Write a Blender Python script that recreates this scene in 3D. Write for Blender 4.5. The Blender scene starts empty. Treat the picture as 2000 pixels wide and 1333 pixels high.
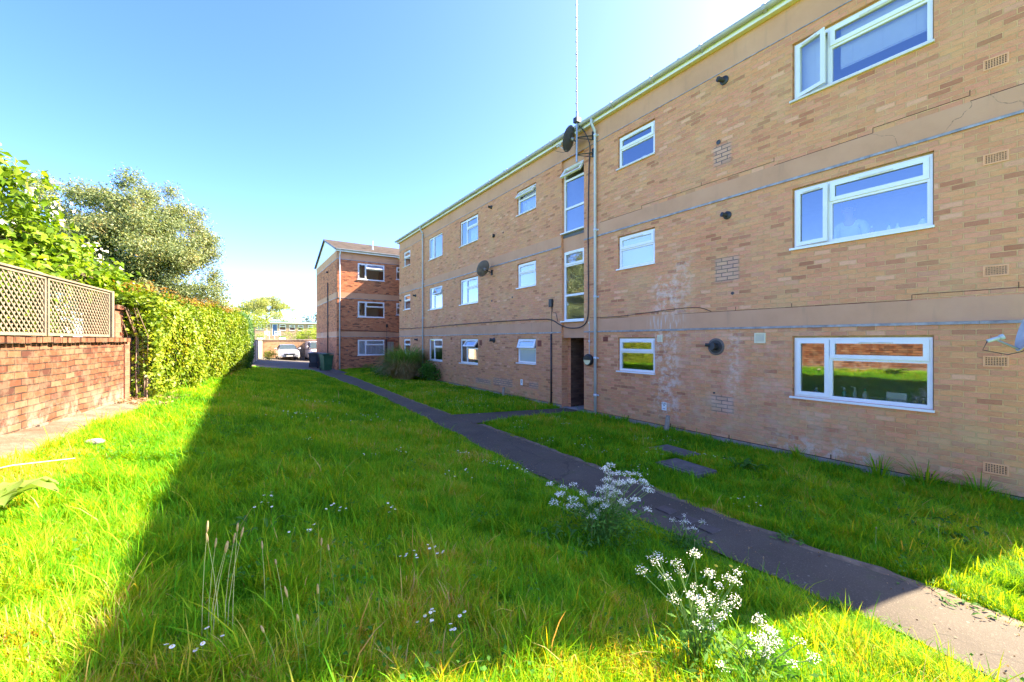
import bpy, bmesh, math, random
import numpy as np
from mathutils import Vector, Matrix
random.seed(7); RNG = np.random.default_rng(11)
S = bpy.context.scene
COL = S.collection
PI = math.pi
R = math.radians

# ------------------------------------------------------------------ helpers
def tag(o, label=None, cat=None, group=None, kind=None):
    if label: o['label'] = label
    if cat: o['category'] = cat
    if group: o['group'] = group
    if kind: o['kind'] = kind
    return o

def thing(name, label, cat, loc=(0, 0, 0), group=None):
    o = bpy.data.objects.new(name, None); COL.objects.link(o)
    o.empty_display_size = .2
    o.location = loc
    return tag(o, label, cat, group)

def attach(o, parent):
    o.parent = parent
    if parent is not None and parent.type == 'EMPTY':
        o.matrix_parent_inverse = Matrix.Translation(-Vector(parent.location))

class MB:
    """collects faces; local axes: a along A, n along N, z up"""
    def __init__(s, O=(0, 0, 0), A=(1, 0, 0), N=(0, 1, 0)):
        s.O = Vector(O); s.A = Vector(A); s.N = Vector(N); s.Z = Vector((0, 0, 1))
        s.v = []; s.f = []; s.m = []; s.uv = []
        s.X = None
    def w(s, p):
        p = Vector(p)
        if s.X is not None: p = s.X @ p
        return s.O + s.A * p[0] + s.N * p[1] + s.Z * p[2]
    def face(s, pts, mat=0, uv=None):
        b = len(s.v)
        P = [Vector(p) for p in pts]
        for p in P: s.v.append(tuple(s.w(p)))
        s.f.append(tuple(range(b, b + len(P)))); s.m.append(mat)
        if uv is None:
            nn = (P[1] - P[0]).cross(P[-1] - P[0])
            k = max(range(3), key=lambda i: abs(nn[i]))
            if k == 0: uv = [(p[1], p[2]) for p in P]
            elif k == 1: uv = [(p[0], p[2]) for p in P]
            else: uv = [(p[0], p[1]) for p in P]
        s.uv.extend(uv)
    def box(s, a0, a1, n0, n1, z0, z1, mat=0, skip=''):
        c = [(a0, n0, z0), (a1, n0, z0), (a1, n1, z0), (a0, n1, z0), (a0, n0, z1), (a1, n0, z1), (a1, n1, z1), (a0, n1, z1)]
        for key, q in (('d', (3, 2, 1, 0)), ('u', (4, 5, 6, 7)), ('f', (0, 1, 5, 4)), ('b', (2, 3, 7, 6)), ('l', (3, 0, 4, 7)), ('r', (1, 2, 6, 5))):
            if key not in skip: s.face([c[i] for i in q], mat)
    def ring(s, p, d, r, seg, ref=None):
        d = d.normalized()
        ref = ref or (Vector((0, 0, 1)) if abs(d.z) < .9 else Vector((1, 0, 0)))
        u = d.cross(ref).normalized(); v = d.cross(u)
        return [p + (u * math.cos(2 * PI * i / seg) + v * math.sin(2 * PI * i / seg)) * r for i in range(seg)]
    def tube(s, pts, r, seg=8, mat=0, caps=True):
        P = [Vector(p) for p in pts]
        rs = r if isinstance(r, (list, tuple)) else [r] * len(P)
        b = len(s.v); n = len(P)
        for i, p in enumerate(P):
            d = (P[min(i + 1, n - 1)] - P[max(i - 1, 0)])
            for q in s.ring(p, d, max(rs[i], 1e-5), seg): s.v.append(tuple(s.w(q)))
        for i in range(n - 1):
            for j in range(seg):
                k = (j + 1) % seg
                s.f.append((b + i * seg + j, b + i * seg + k, b + (i + 1) * seg + k, b + (i + 1) * seg + j)); s.m.append(mat)
                s.uv.extend([(j / seg, i), (k / seg, i), (k / seg, i + 1), (j / seg, i + 1)])
        if caps:
            for i0, rev in ((0, True), (n - 1, False)):
                q = list(range(b + i0 * seg, b + i0 * seg + seg))
                s.f.append(tuple(reversed(q)) if rev else tuple(q)); s.m.append(mat); s.uv.extend([(0, 0)] * seg)
    def lathe(s, p, d, prof, seg=16, mat=0):
        """prof: list of (distance along d, radius)"""
        p = Vector(p); d = Vector(d).normalized()
        s.tube_custom([p + d * t for t, r in prof], [r for t, r in prof], d, seg, mat)
    def tube_custom(s, P, rs, d, seg, mat):
        b = len(s.v); n = len(P)
        for i, p in enumerate(P):
            for q in s.ring(p, d, max(rs[i], 1e-4), seg): s.v.append(tuple(s.w(q)))
        for i in range(n - 1):
            for j in range(seg):
                k = (j + 1) % seg
                s.f.append((b + i * seg + j, b + i * seg + k, b + (i + 1) * seg + k, b + (i + 1) * seg + j)); s.m.append(mat)
                s.uv.extend([(0, 0)] * 4)
    def ball(s, c, rx, ry, rz, seg=8, rings=6, mat=0):
        c = Vector(c); P = []
        b = len(s.v)
        for i in range(rings + 1):
            t = PI * i / rings
            for j in range(seg):
                a = 2 * PI * j / seg
                s.v.append(tuple(s.w(c + Vector((rx * math.sin(t) * math.cos(a), ry * math.sin(t) * math.sin(a), rz * math.cos(t))))))
        for i in range(rings):
            for j in range(seg):
                k = (j + 1) % seg
                s.f.append((b + i * seg + j, b + (i + 1) * seg + j, b + (i + 1) * seg + k, b + i * seg + k)); s.m.append(mat); s.uv.extend([(0, 0)] * 4)
    def build(s, name, mats, parent=None, smooth=False, bevel=0):
        if not isinstance(mats, (list, tuple)): mats = [mats]
        me = bpy.data.meshes.new(name)
        me.from_pydata(s.v, [], s.f)
        me.polygons.foreach_set('material_index', np.array(s.m, dtype=np.int32))
        uvl = me.uv_layers.new(name='UVMap')
        uvl.data.foreach_set('uv', np.array(s.uv, dtype=np.float32).ravel())
        if smooth: me.polygons.foreach_set('use_smooth', np.ones(len(s.f), dtype=bool))
        for m in mats: me.materials.append(m)
        me.validate(); me.update()
        o = bpy.data.objects.new(name, me); COL.objects.link(o)
        if parent is not None: attach(o, parent)
        if bevel:
            wd = o.modifiers.new('weld', 'WELD'); wd.merge_threshold = .0005
            b = o.modifiers.new('bevel', 'BEVEL'); b.width = bevel; b.segments = 2; b.limit_method = 'ANGLE'
        return o

def np_mesh(name, verts, faces_flat, loop_tot, mats, parent=None, colors=None, mat_idx=None, smooth=False):
    me = bpy.data.meshes.new(name)
    nv, nl, nf = len(verts), len(faces_flat), len(loop_tot)
    me.vertices.add(nv); me.vertices.foreach_set('co', np.asarray(verts, np.float32).ravel())
    me.loops.add(nl); me.loops.foreach_set('vertex_index', np.asarray(faces_flat, np.int32))
    me.polygons.add(nf)
    st = np.zeros(nf, np.int32); st[1:] = np.cumsum(loop_tot)[:-1]
    me.polygons.foreach_set('loop_start', st); me.polygons.foreach_set('loop_total', np.asarray(loop_tot, np.int32))
    if mat_idx is not None: me.polygons.foreach_set('material_index', np.asarray(mat_idx, np.int32))
    if smooth: me.polygons.foreach_set('use_smooth', np.ones(nf, dtype=bool))
    me.update(calc_edges=True)
    if colors is not None:
        ca = me.color_attributes.new('tint', 'FLOAT_COLOR', 'POINT')
        ca.data.foreach_set('color', np.asarray(colors, np.float32).ravel())
    for m in (mats if isinstance(mats, (list, tuple)) else [mats]): me.materials.append(m)
    o = bpy.data.objects.new(name, me); COL.objects.link(o)
    if parent is not None: attach(o, parent)
    return o

def dup(root, loc, label=None, group=None, rotz=None):
    r = root.copy(); COL.objects.link(r); r.location = loc
    if rotz is not None: r.rotation_euler = (0, 0, rotz)
    if label: r['label'] = label
    if group: r['group'] = group
    for ch in list(root.children):
        c = ch.copy(); COL.objects.link(c); c.parent = r
        for g in list(ch.children):
            d = g.copy(); COL.objects.link(d); d.parent = c
    return r

# ------------------------------------------------------------------ materials
class NT:
    def __init__(s, m):
        m.use_nodes = True
        s.t = m.node_tree; s.t.nodes.clear(); s.l = s.t.links
    def n(s, typ, **kw):
        nd = s.t.nodes.new(typ)
        for k, v in kw.items():
            if k.startswith('i_'):
                key = k[2:]
                key = int(key) if key.isdigit() else key.replace('_', ' ')
                s.set(nd.inputs[key], v)
            else: setattr(nd, k, v)
        return nd
    def set(s, sock, v):
        if isinstance(v, bpy.types.NodeSocket): s.l.new(v, sock)
        elif isinstance(v, bpy.types.Node): s.l.new(v.outputs[0], sock)
        else:
            if isinstance(v, (tuple, list)) and len(v) == 3 and sock.type == 'RGBA': v = (*v, 1)
            sock.default_value = v
    def math(s, op, a, b=None, clamp=False):
        nd = s.t.nodes.new('ShaderNodeMath'); nd.operation = op; nd.use_clamp = clamp
        s.set(nd.inputs[0], a)
        if b is not None: s.set(nd.inputs[1], b)
        return nd.outputs[0]
    def mix(s, f, a, b, blend='MIX'):
        nd = s.t.nodes.new('ShaderNodeMix'); nd.data_type = 'RGBA'; nd.blend_type = blend
        s.set(nd.inputs[0], f); s.set(nd.inputs[6], a); s.set(nd.inputs[7], b)
        return nd.outputs[2]
    def noise(s, vec, scale, detail=4, rough=.6):
        nd = s.n('ShaderNodeTexNoise'); s.set(nd.inputs['Vector'], vec)
        nd.inputs['Scale'].default_value = scale; nd.inputs['Detail'].default_value = detail; nd.inputs['Roughness'].default_value = rough
        return nd.outputs['Fac']
    def ramp(s, f, stops, interp='LINEAR'):
        nd = s.n('ShaderNodeValToRGB'); s.set(nd.inputs[0], f); cr = nd.color_ramp; cr.interpolation = interp
        while len(cr.elements) > 1: cr.elements.remove(cr.elements[-1])
        for i, (p, c) in enumerate(stops):
            e = cr.elements[0] if i == 0 else cr.elements.new(p)
            e.position = p; e.color = (*c, 1) if len(c) == 3 else c
        return nd.outputs[0]
    def smooth(s, v, lo, hi):
        nd = s.n('ShaderNodeMapRange', interpolation_type='SMOOTHSTEP'); s.set(nd.inputs[0], v)
        nd.inputs[1].default_value = lo; nd.inputs[2].default_value = hi
        return nd.outputs[0]
    def boxmask(s, u, v, u0, u1, v0, v1, soft=.1):
        a = s.math('MULTIPLY', s.smooth(u, u0 - soft, u0 + soft), s.smooth(u, u1 + soft, u1 - soft))
        b = s.math('MULTIPLY', s.smooth(v, v0 - soft, v0 + soft), s.smooth(v, v1 + soft, v1 - soft))
        return s.math('MULTIPLY', a, b)
    def bsdf(s, col, rough=.7, metal=0, spec=.5, bump=None, bstr=.3, bdist=.01):
        p = s.n('ShaderNodeBsdfPrincipled'); s.set(p.inputs['Base Color'], col); s.set(p.inputs['Roughness'], rough)
        p.inputs['Metallic'].default_value = metal; p.inputs['Specular IOR Level'].default_value = spec
        if bump is not None:
            b = s.n('ShaderNodeBump'); s.set(b.inputs['Height'], bump); b.inputs['Strength'].default_value = bstr; b.inputs['Distance'].default_value = bdist
            s.l.new(b.outputs[0], p.inputs['Normal'])
        return p.outputs[0]
    def out(s, sh):
        o = s.n('ShaderNodeOutputMaterial'); s.l.new(sh, o.inputs['Surface'])

def plain(name, col, rough=.5, metal=0, var=.12, scale=6, spec=.5, bump=0):
    m = bpy.data.materials.new(name); t = NT(m)
    c = t.n('ShaderNodeTexCoord').outputs['Object']
    n = t.noise(c, scale, 5)
    k = t.ramp(n, [(.3, tuple(x * (1 - var) for x in col)), (.7, tuple(min(1, x * (1 + var)) for x in col))])
    n2 = t.noise(c, scale * 12, 3)
    r = t.math('ADD', t.math('MULTIPLY', n2, .2), rough - .1)
    t.out(t.bsdf(k, r, metal, spec, n2 if bump else None, bump, .004))
    return m

def brick_material(name, ramp, mortar, bw=.225, rh=.075, ms=.0075, stains=None, rough_amt=.35, scale_jit=0):
    m = bpy.data.materials.new(name); t = NT(m)
    uvn = t.n('ShaderNodeUVMap').outputs[0]
    vec = uvn
    if scale_jit:                                      # old hand-made bricks: courses wander a little
        nz = t.n('ShaderNodeTexNoise'); t.set(nz.inputs['Vector'], uvn); nz.inputs['Scale'].default_value = 2.2; nz.inputs['Detail'].default_value = 2
        off = t.n('ShaderNodeVectorMath', operation='MULTIPLY_ADD'); t.set(off.inputs[0], nz.outputs['Color']); off.inputs[1].default_value = (scale_jit,) * 3; t.set(off.inputs[2], uvn)
        vec = off.outputs[0]
    b = t.n('ShaderNodeTexBrick'); t.set(b.inputs['Vector'], vec)
    b.inputs['Scale'].default_value = 1; b.inputs['Brick Width'].default_value = bw; b.inputs['Row Height'].default_value = rh
    b.inputs['Mortar Size'].default_value = ms; b.inputs['Mortar Smooth'].default_value = .25
    t.set(b.inputs['Color1'], (0, 0, 0)); t.set(b.inputs['Color2'], (1, 1, 1)); t.set(b.inputs['Mortar'], (.5, .5, .5))
    fac = b.outputs['Fac']
    sx = t.n('ShaderNodeSeparateXYZ'); t.set(sx.inputs[0], uvn); u, v = sx.outputs[0], sx.outputs[1]
    base = t.ramp(b.outputs['Color'], ramp)
    fine = t.noise(uvn, 90, 4, .7); mid = t.noise(uvn, 9, 4); big = t.noise(uvn, .9, 5)
    if name == 'buff_brick': base = t.mix(.08, base, (.60, .36, .18))
    wv = t.n('ShaderNodeMapping'); t.set(wv.inputs[0], uvn); wv.inputs['Scale'].default_value = (14, 40, 1)
    base = t.mix(t.math('MULTIPLY', t.smooth(t.noise(wv.outputs[0], 1, 4, .7), .42, .72), .4), base, t.mix(1, base, (.70, .64, .60), 'MULTIPLY'))
    base = t.mix(t.math('MULTIPLY', t.smooth(fine, .45, .7), .45), base, t.mix(1, base, (.60, .57, .55), 'MULTIPLY'))
    pale = t.smooth(t.noise(uvn, 23, 4, .7), .58, .72); base = t.mix(t.math('MULTIPLY', pale, .3), base, t.mix(1, base, (1.25, 1.3, 1.35), 'MULTIPLY'))
    base = t.mix(t.math('MULTIPLY', t.smooth(mid, .4, .75), .3), base, t.mix(1, base, (1.18, 1.05, .86), 'MULTIPLY'))
    mort = t.mix(t.smooth(mid, .3, .7), mortar, tuple(c * .72 for c in mortar))
    if stains and stains.get('dark_patch'):
        for pz in stains['dark_patch']:
            mk = t.math('MULTIPLY', t.boxmask(u, v, *pz, soft=.04), t.smooth(mid, .25, .4))
            mort = t.mix(mk, mort, (.13, .11, .10)); base = t.mix(t.math('MULTIPLY', mk, .35), base, (.50, .42, .36))
    col = t.mix(fac, base, mort)
    col = t.mix(t.math('MULTIPLY', t.smooth(big, .45, .75), .35), col, t.mix(1, col, (.82, .79, .76), 'MULTIPLY'))
    col = t.mix(t.math('MULTIPLY', t.smooth(t.noise(uvn, .45, 3), .5, .75), .3), col, t.mix(1, col, (1.12, 1.02, .86), 'MULTIPLY'))
    if stains:
        for (p, c, amt, ns) in stains.get('soft', []):
            mk = t.math('MULTIPLY', t.boxmask(u, v, *p, soft=.45), t.smooth(t.noise(uvn, ns, 5, .7), .42, .68))
            col = t.mix(t.math('MULTIPLY', mk, amt), col, c)
        for (p, c, amt, ns) in stains.get('hard', []):
            mk = t.math('MULTIPLY', t.boxmask(u, v, *p, soft=.16), t.smooth(t.noise(uvn, ns, 5, .75), .45, .6))
            col = t.mix(t.math('MULTIPLY', mk, amt), col, c)
    spots = t.smooth(t.noise(uvn, 14, 2), .74, .78)
    col = t.mix(t.math('MULTIPLY', spots, .45), col, (.12, .09, .07))
    h = t.math('ADD', t.math('MULTIPLY', t.math('SUBTRACT', 1, fac), 1.0), t.math('MULTIPLY', fine, rough_amt))
    t.out(t.bsdf(col, .88, 0, .25, h, .9, .01))
    return m

BUFF = [(0, (0.450, 0.164, 0.086)), (.07, (0.577, 0.218, 0.118)), (.15, (0.748, 0.289, 0.167)), (.3, (0.760, 0.336, 0.148)), (.42, (0.683, 0.281, 0.137)), (.55, (0.780, 0.322, 0.183)), (.66, (0.630, 0.251, 0.131)), (.78, (0.791, 0.351, 0.164)), (.88, (0.620, 0.260, 0.155)), (.95, (0.855, 0.416, 0.248)), (1, (0.492, 0.186, 0.103))]
M = {}
M['buff_brick'] = brick_material('buff_brick', BUFF, (.78, .42, .195), stains=dict(
    soft=[((-24, 0, -.1, .55), (.46, .37, .18), .5, 2.5), ((-5, -.2, .1, 1.1), (.60, .46, .23), .4, 2.2), ((-24, 0, 2.2, 8), (.66, .47, .20), .25, 1.3), ((-5.6, -2.2, .3, 2.2), (.74, .50, .36), .4, 3)],  # dirt and algae; low patches lightened in place of missing bounced light
    hard=[((-6.0, -5.35, .3, 3.5), (.80, .66, .54), .5, 6), ((-5.5, -5.05, 2.6, 3.9), (.80, .66, .56), .3, 7), ((-3.55, -1.9, .05, .35), (.78, .64, .54), .5, 5), ((-4.25, -4.05, .9, 2.3), (.8, .66, .54), .5, 9)],
    dark_patch=[(-4.6, -4.15, .58, .92), (-4.52, -4.05, 3.2, 3.68), (-4.55, -4.2, 5.55, 5.95), (-13.2, -11.9, .35, .62), (-10.9, -10.4, .45, .65), (-14.6, -13.4, .3, .5)]))
RED2 = [(0, (0.178, 0.061, 0.036)), (.1, (0.356, 0.111, 0.053)), (.3, (0.631, 0.200, 0.085)), (.5, (0.714, 0.250, 0.107)), (.7, (0.576, 0.182, 0.078)), (.85, (0.755, 0.290, 0.123)), (1, (0.440, 0.141, 0.067))]
M['orange_brick'] = brick_material('orange_brick', RED2, (.40, .27, .17))
OLD = [(0, (0.065, 0.024, 0.016)), (.15, (0.139, 0.044, 0.022)), (.35, (0.182, 0.065, 0.030)), (.55, (0.145, 0.048, 0.022)), (.75, (0.204, 0.079, 0.037)), (.9, (0.219, 0.106, 0.059)), (1, (0.117, 0.037, 0.025))]
M['old_brick'] = brick_material('old_brick', OLD, (.04, .026, .017), bw=.235, rh=.0775, ms=.008, rough_amt=.6, scale_jit=.035, stains=dict(
    soft=[((-20, 20, .6, 1.2), (.30, .22, .15), .5, 2.4)],
    hard=[((-20, 20, .85, 1.25), (.34, .28, .22), .5, 2.2), ((4.5, 9.6, 1.0, 2.1), (.36, .29, .23), .4, 6), ((9.05, 9.7, .8, 2.1), (.45, .40, .32), .6, 2.5), ((-20, 20, 1.2, 2.1), (.28, .19, .12), .3, 5)]))
M['hall_brick_shaded'] = brick_material('hall_brick_shaded', [(0, (.10, .05, .035)), (.5, (.16, .085, .055)), (1, (.20, .11, .07))], (.13, .085, .06))  # brick darkened in colour so the doorway recess reads as deep shade
M['pier_brick'] = brick_material('pier_brick', [(0, (.20, .07, .045)), (.5, (.30, .11, .065)), (1, (.36, .15, .09))], (.24, .16, .11))
M['yard_brick'] = brick_material('yard_brick', [(0, (.30, .17, .09)), (.3, (.42, .25, .13)), (.6, (.47, .29, .15)), (1, (.36, .2, .11))], (.42, .32, .22))
M['far_brick'] = brick_material('far_brick', [(0, (.26, .16, .11)), (.5, (.37, .24, .17)), (1, (.42, .29, .2))], (.40, .32, .26))

def render_material():
    m = bpy.data.materials.new('tan_render'); t = NT(m); uv = t.n('ShaderNodeUVMap').outputs[0]
    a = t.noise(uv, 1.1, 6, .65); b = t.noise(uv, 40, 4, .7)
    c = t.ramp(a, [(.25, (.52, .265, .145)), (.5, (.60, .31, .175)), (.8, (.64, .35, .205))])
    mp = t.n('ShaderNodeMapping'); t.set(mp.inputs[0], uv); mp.inputs['Scale'].default_value = (5, .6, 1)
    dr = t.smooth(t.noise(mp.outputs[0], 1, 4), .55, .8)
    c = t.mix(t.math('MULTIPLY', dr, .3), c, (.23, .165, .11))
    sx = t.n('ShaderNodeSeparateXYZ'); t.set(sx.inputs[0], uv)
    ef = t.math('MULTIPLY', t.boxmask(sx.outputs[0], sx.outputs[1], -6.1, -5.2, 2.25, 2.6, .15), t.smooth(t.noise(mp.outputs[0], 4, 4), .45, .65))
    c = t.mix(t.math('MULTIPLY', ef, .7), c, (.62, .54, .48))
    v = t.n('ShaderNodeTexVoronoi', feature='DISTANCE_TO_EDGE'); nz = t.n('ShaderNodeTexNoise'); t.set(nz.inputs['Vector'], uv); nz.inputs['Scale'].default_value = 2.5
    mx = t.n('ShaderNodeVectorMath', operation='MULTIPLY_ADD'); t.set(mx.inputs[0], nz.outputs['Color']); mx.inputs[1].default_value = (.5, .5, .5); t.set(mx.inputs[2], uv)
    t.set(v.inputs['Vector'], mx.outputs[0]); v.inputs['Scale'].default_value = .9
    crack = t.math('MULTIPLY', t.smooth(v.outputs['Distance'], .006, .0015), t.boxmask(sx.outputs[0], sx.outputs[1], -2.2, -.4, 4.9, 5.2, .1))
    c = t.mix(t.math('MULTIPLY', t.math('MULTIPLY', crack, t.smooth(b, .35, .6)), .7), c, (.1, .07, .05))
    t.out(t.bsdf(c, .85, 0, .25, b, .35, .004)); return m
M['render'] = render_material()
M['concrete'] = plain('plinth_concrete', (.33, .27, .22), .9, var=.25, scale=5, bump=.4)
M['slab'] = plain('slab_concrete', (.30, .28, .26), .85, var=.25, scale=4, bump=.3)
M['lead'] = plain('lead_flashing', (.31, .29, .28), .5, .3, var=.35, scale=9, bump=.4)
M['pvc'] = plain('white_upvc', (.80, .80, .80), .3, var=.03, scale=5)
M['sill'] = plain('weathered_sill', (.66, .62, .55), .5, var=.15, scale=9)
M['timber'] = plain('ochre_subframe', (.48, .33, .17), .7, var=.2, scale=9)
M['cream'] = plain('cream_plastic', (.74, .66, .46), .45, var=.05)
M['gutter'] = plain('grey_gutter', (.42, .42, .43), .45, var=.12, scale=3)
M['pipe'] = plain('pale_grey_pipe', (.55, .57, .60), .4, var=.1, scale=2)
M['black'] = plain('black_plastic', (.022, .022, .024), .45, var=.3)
M['dark_grey'] = plain('dark_grey_plastic', (.06, .062, .068), .5, var=.2)
M['dish'] = plain('weathered_grey_dish', (.17, .165, .165), .55, var=.25, scale=5)
M['pale_dish'] = plain('pale_lichen_dish', (.50, .53, .52), .55, var=.2, scale=7)
M['steel'] = plain('galvanised_steel', (.42, .43, .45), .4, .7, var=.15)
M['antenna'] = plain('dull_grey_antenna', (.16, .16, .17), .5, .3, var=.15)
M['terracotta'] = plain('terracotta_vent', (.78, .38, .19), .85, var=.12, scale=8, bump=.3)
M['redvent'] = plain('red_clay_vent', (.30, .085, .045), .85, var=.15)
M['hole'] = plain('vent_void', (.012, .01, .008), .9)
M['plaster'] = plain('room_plaster', (.62, .58, .52), .9, var=.05)
M['room_dark'] = plain('stair_brick_shade', (.17, .10, .065), .9, var=.3, scale=4)
M['tile'] = plain('brown_roof_tile', (.17, .13, .10), .85, var=.3, scale=2.5, bump=.5)
M['wood'] = plain('weathered_trellis', (.20, .155, .105), .85, var=.22, scale=7, bump=.4)
M['post'] = plain('grey_oak_post', (.34, .28, .22), .9, var=.25, scale=9, bump=.4)
M['net'] = plain('net_curtain', (.72, .74, .80), .9, var=.08, scale=20)
M['blind'] = plain('pale_blind', (.80, .80, .80), .6, var=.03)
M['slate'] = plain('slate_panel', (.10, .11, .13), .6, var=.15)
M['diffuser'] = plain('cream_diffuser', (.72, .66, .42), .3, var=.04)
M['white'] = plain('white_paint', (.78, .78, .76), .5, var=.04)
M['door_tan'] = plain('tan_door', (.45, .29, .12), .5, var=.12)
M['door_blue'] = plain('blue_door', (.05, .09, .20), .4, var=.08)

def tree_like_coords(t):
    return t.n('ShaderNodeTexCoord').outputs['Object']

def glass_material(name, refl=2.2, base=.14, tint=(.80, .86, .86), frost=0):
    m = bpy.data.materials.new(name); t = NT(m)
    fr = t.n('ShaderNodeFresnel'); fr.inputs['IOR'].default_value = 1.45
    f = t.math('ADD', t.math('MULTIPLY', fr.outputs[0], refl), base, True)
    c = tree_like_coords(t)
    bp = t.n('ShaderNodeBump'); t.set(bp.inputs['Height'], t.noise(c, 1.3, 1)); bp.inputs['Strength'].default_value = .02; bp.inputs['Distance'].default_value = .05
    g = t.n('ShaderNodeBsdfGlossy'); t.set(g.inputs['Color'], (.95, .97, 1)); g.inputs['Roughness'].default_value = .005 + .25 * frost
    t.l.new(bp.outputs[0], g.inputs['Normal'])
    tr = t.n('ShaderNodeBsdfTransparent'); t.set(tr.inputs['Color'], tint)
    inner = tr.outputs[0]
    if frost:
        d = t.n('ShaderNodeBsdfDiffuse'); t.set(d.inputs['Color'], (.62, .68, .72))
        mx0 = t.n('ShaderNodeMixShader'); mx0.inputs[0].default_value = frost; t.l.new(tr.outputs[0], mx0.inputs[1]); t.l.new(d.outputs[0], mx0.inputs[2]); inner = mx0.outputs[0]
    mx = t.n('ShaderNodeMixShader'); t.set(mx.inputs[0], f); t.l.new(inner, mx.inputs[1]); t.l.new(g.outputs[0], mx.inputs[2])
    t.out(mx.outputs[0]); return m
M['glass'] = glass_material('window_glass', 2.4, .17)
M['frosted'] = glass_material('frosted_glass', 2.2, .14, frost=.75)
M['clear_glass'] = glass_material('clear_glass', 2.2, .13)
M['tint_glass'] = glass_material('car_glass', 1.6, .06, (.25, .30, .30))

def leaf_material(name, stops, trans=.45, rough=.5, noise_scale=1.2, amb=None, spec=.35, tcol=(1.0, 1.05, .45)):
    """colour per leaf from the tint attribute, drifting with a world-space noise"""
    m = bpy.data.materials.new(name); t = NT(m)
    at = t.n('ShaderNodeAttribute', attribute_name='tint')
    sx = t.n('ShaderNodeSeparateColor'); t.set(sx.inputs[0], at.outputs['Color'])
    c = tree_like_coords(t)
    n = t.noise(c, noise_scale, 3)
    v = t.math('ADD', t.math('MULTIPLY', sx.outputs[0], .62), t.math('MULTIPLY', t.math('SUBTRACT', n, .31), 1.0), True)
    col = t.ramp(v, stops)
    p = t.bsdf(col, rough, 0, spec)
    tl = t.n('ShaderNodeBsdfTranslucent'); t.set(tl.inputs['Color'], t.mix(1, col, tcol, 'MULTIPLY'))
    mx = t.n('ShaderNodeMixShader'); mx.inputs[0].default_value = trans; t.l.new(p, mx.inputs[1]); t.l.new(tl.outputs[0], mx.inputs[2])
    t.out(mx.outputs[0]); return m
M['grass'] = leaf_material('grass_blades', [(0, (.045, .19, .008)), (.3, (.10, .38, .010)), (.55, (.19, .50, .012)), (.78, (.35, .55, .02)), (.92, (.50, .50, .06)), (1, (.56, .45, .2))], .5, .6, .55, spec=.12, tcol=(2.0, .95, .3))
M['creeper'] = leaf_material('creeper_leaves', [(0, (0.064, 0.130, 0.007)), (.35, (0.146, 0.232, 0.009)), (.7, (0.251, 0.311, 0.011)), (.9, (0.377, 0.344, 0.014)), (1, (0.440, 0.248, 0.022))], .4, .45, .8, tcol=(0.650, 0.774, 0.256))
M['conifer'] = leaf_material('conifer_sprays', [(0, (.02, .06, .01)), (.6, (.05, .14, .018)), (1, (.10, .21, .025))], .3, .6)
M['eucalypt'] = leaf_material('eucalyptus_leaves', [(0, (.10, .15, .065)), (.35, (.18, .235, .095)), (.65, (.25, .30, .125)), (.85, (.34, .31, .11)), (1, (.40, .27, .10))], .4, .5, .9, tcol=(1.05, 1, .6))
M['dogwood'] = leaf_material('dogwood_leaves', [(0, (0.079, 0.165, 0.010)), (.4, (0.159, 0.278, 0.014)), (.75, (0.267, 0.366, 0.025)), (1, (0.376, 0.414, 0.042))], .45, .4, 1.5, tcol=(0.900, 0.900, 0.334))
M['spring_tree'] = leaf_material('spring_leaves', [(0, (.16, .22, .03)), (.5, (.30, .34, .05)), (1, (.46, .42, .10))], .45, .5, .3)
M['golden_tree'] = leaf_material('golden_leaves', [(0, (.24, .29, .07)), (.5, (.36, .38, .12)), (1, (.48, .46, .2))], .45, .5, .3)
M['dark_tree'] = leaf_material('dark_leaves', [(0, (.025, .05, .015)), (.6, (.06, .11, .025)), (1, (.12, .17, .03))], .3, .5, .5)
M['lime_shrub'] = leaf_material('lime_shrub_leaves', [(0, (.16, .24, .02)), (.5, (.30, .37, .03)), (1, (.42, .44, .05))], .45, .5, .7)
M['weed'] = leaf_material('weed_leaves', [(0, (.05, .13, .02)), (.6, (.09, .22, .03)), (1, (.15, .30, .04))], .4, .65, 2, spec=.15)
M['big_leaf'] = leaf_material('broad_pale_leaves', [(0, (.16, .26, .04)), (1, (.30, .40, .08))], .4, .4, 2)
M['pampas_green'] = leaf_material('pampas_green', [(0, (.10, .20, .03)), (.6, (.22, .36, .05)), (1, (.40, .42, .13))], .4, .5, 1.5)
M['pampas_dry'] = leaf_material('pampas_dry', [(0, (.36, .24, .11)), (.6, (.56, .40, .20)), (1, (.66, .52, .30))], .35, .6, 2)
M['bark'] = plain('grey_brown_bark', (.17, .12, .085), .9, var=.35, scale=12, bump=.6)
M['pale_bark'] = plain('pale_bark', (.33, .26, .19), .85, var=.35, scale=8, bump=.5)
M['petal'] = plain('white_petals', (.86, .81, .68), .6, var=.03)
M['bract'] = plain('cream_bracts', (.78, .72, .60), .6, var=.06)
M['yellow'] = plain('yellow_petals', (.72, .50, .02), .5, var=.1)
M['stem'] = plain('green_stem', (.17, .26, .05), .6, var=.15)
M['straw'] = plain('straw_stem', (.46, .42, .17), .7, var=.15)
M['seed'] = plain('tan_seed_head', (.40, .27, .13), .85, var=.25, scale=60, bump=.5)

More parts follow.
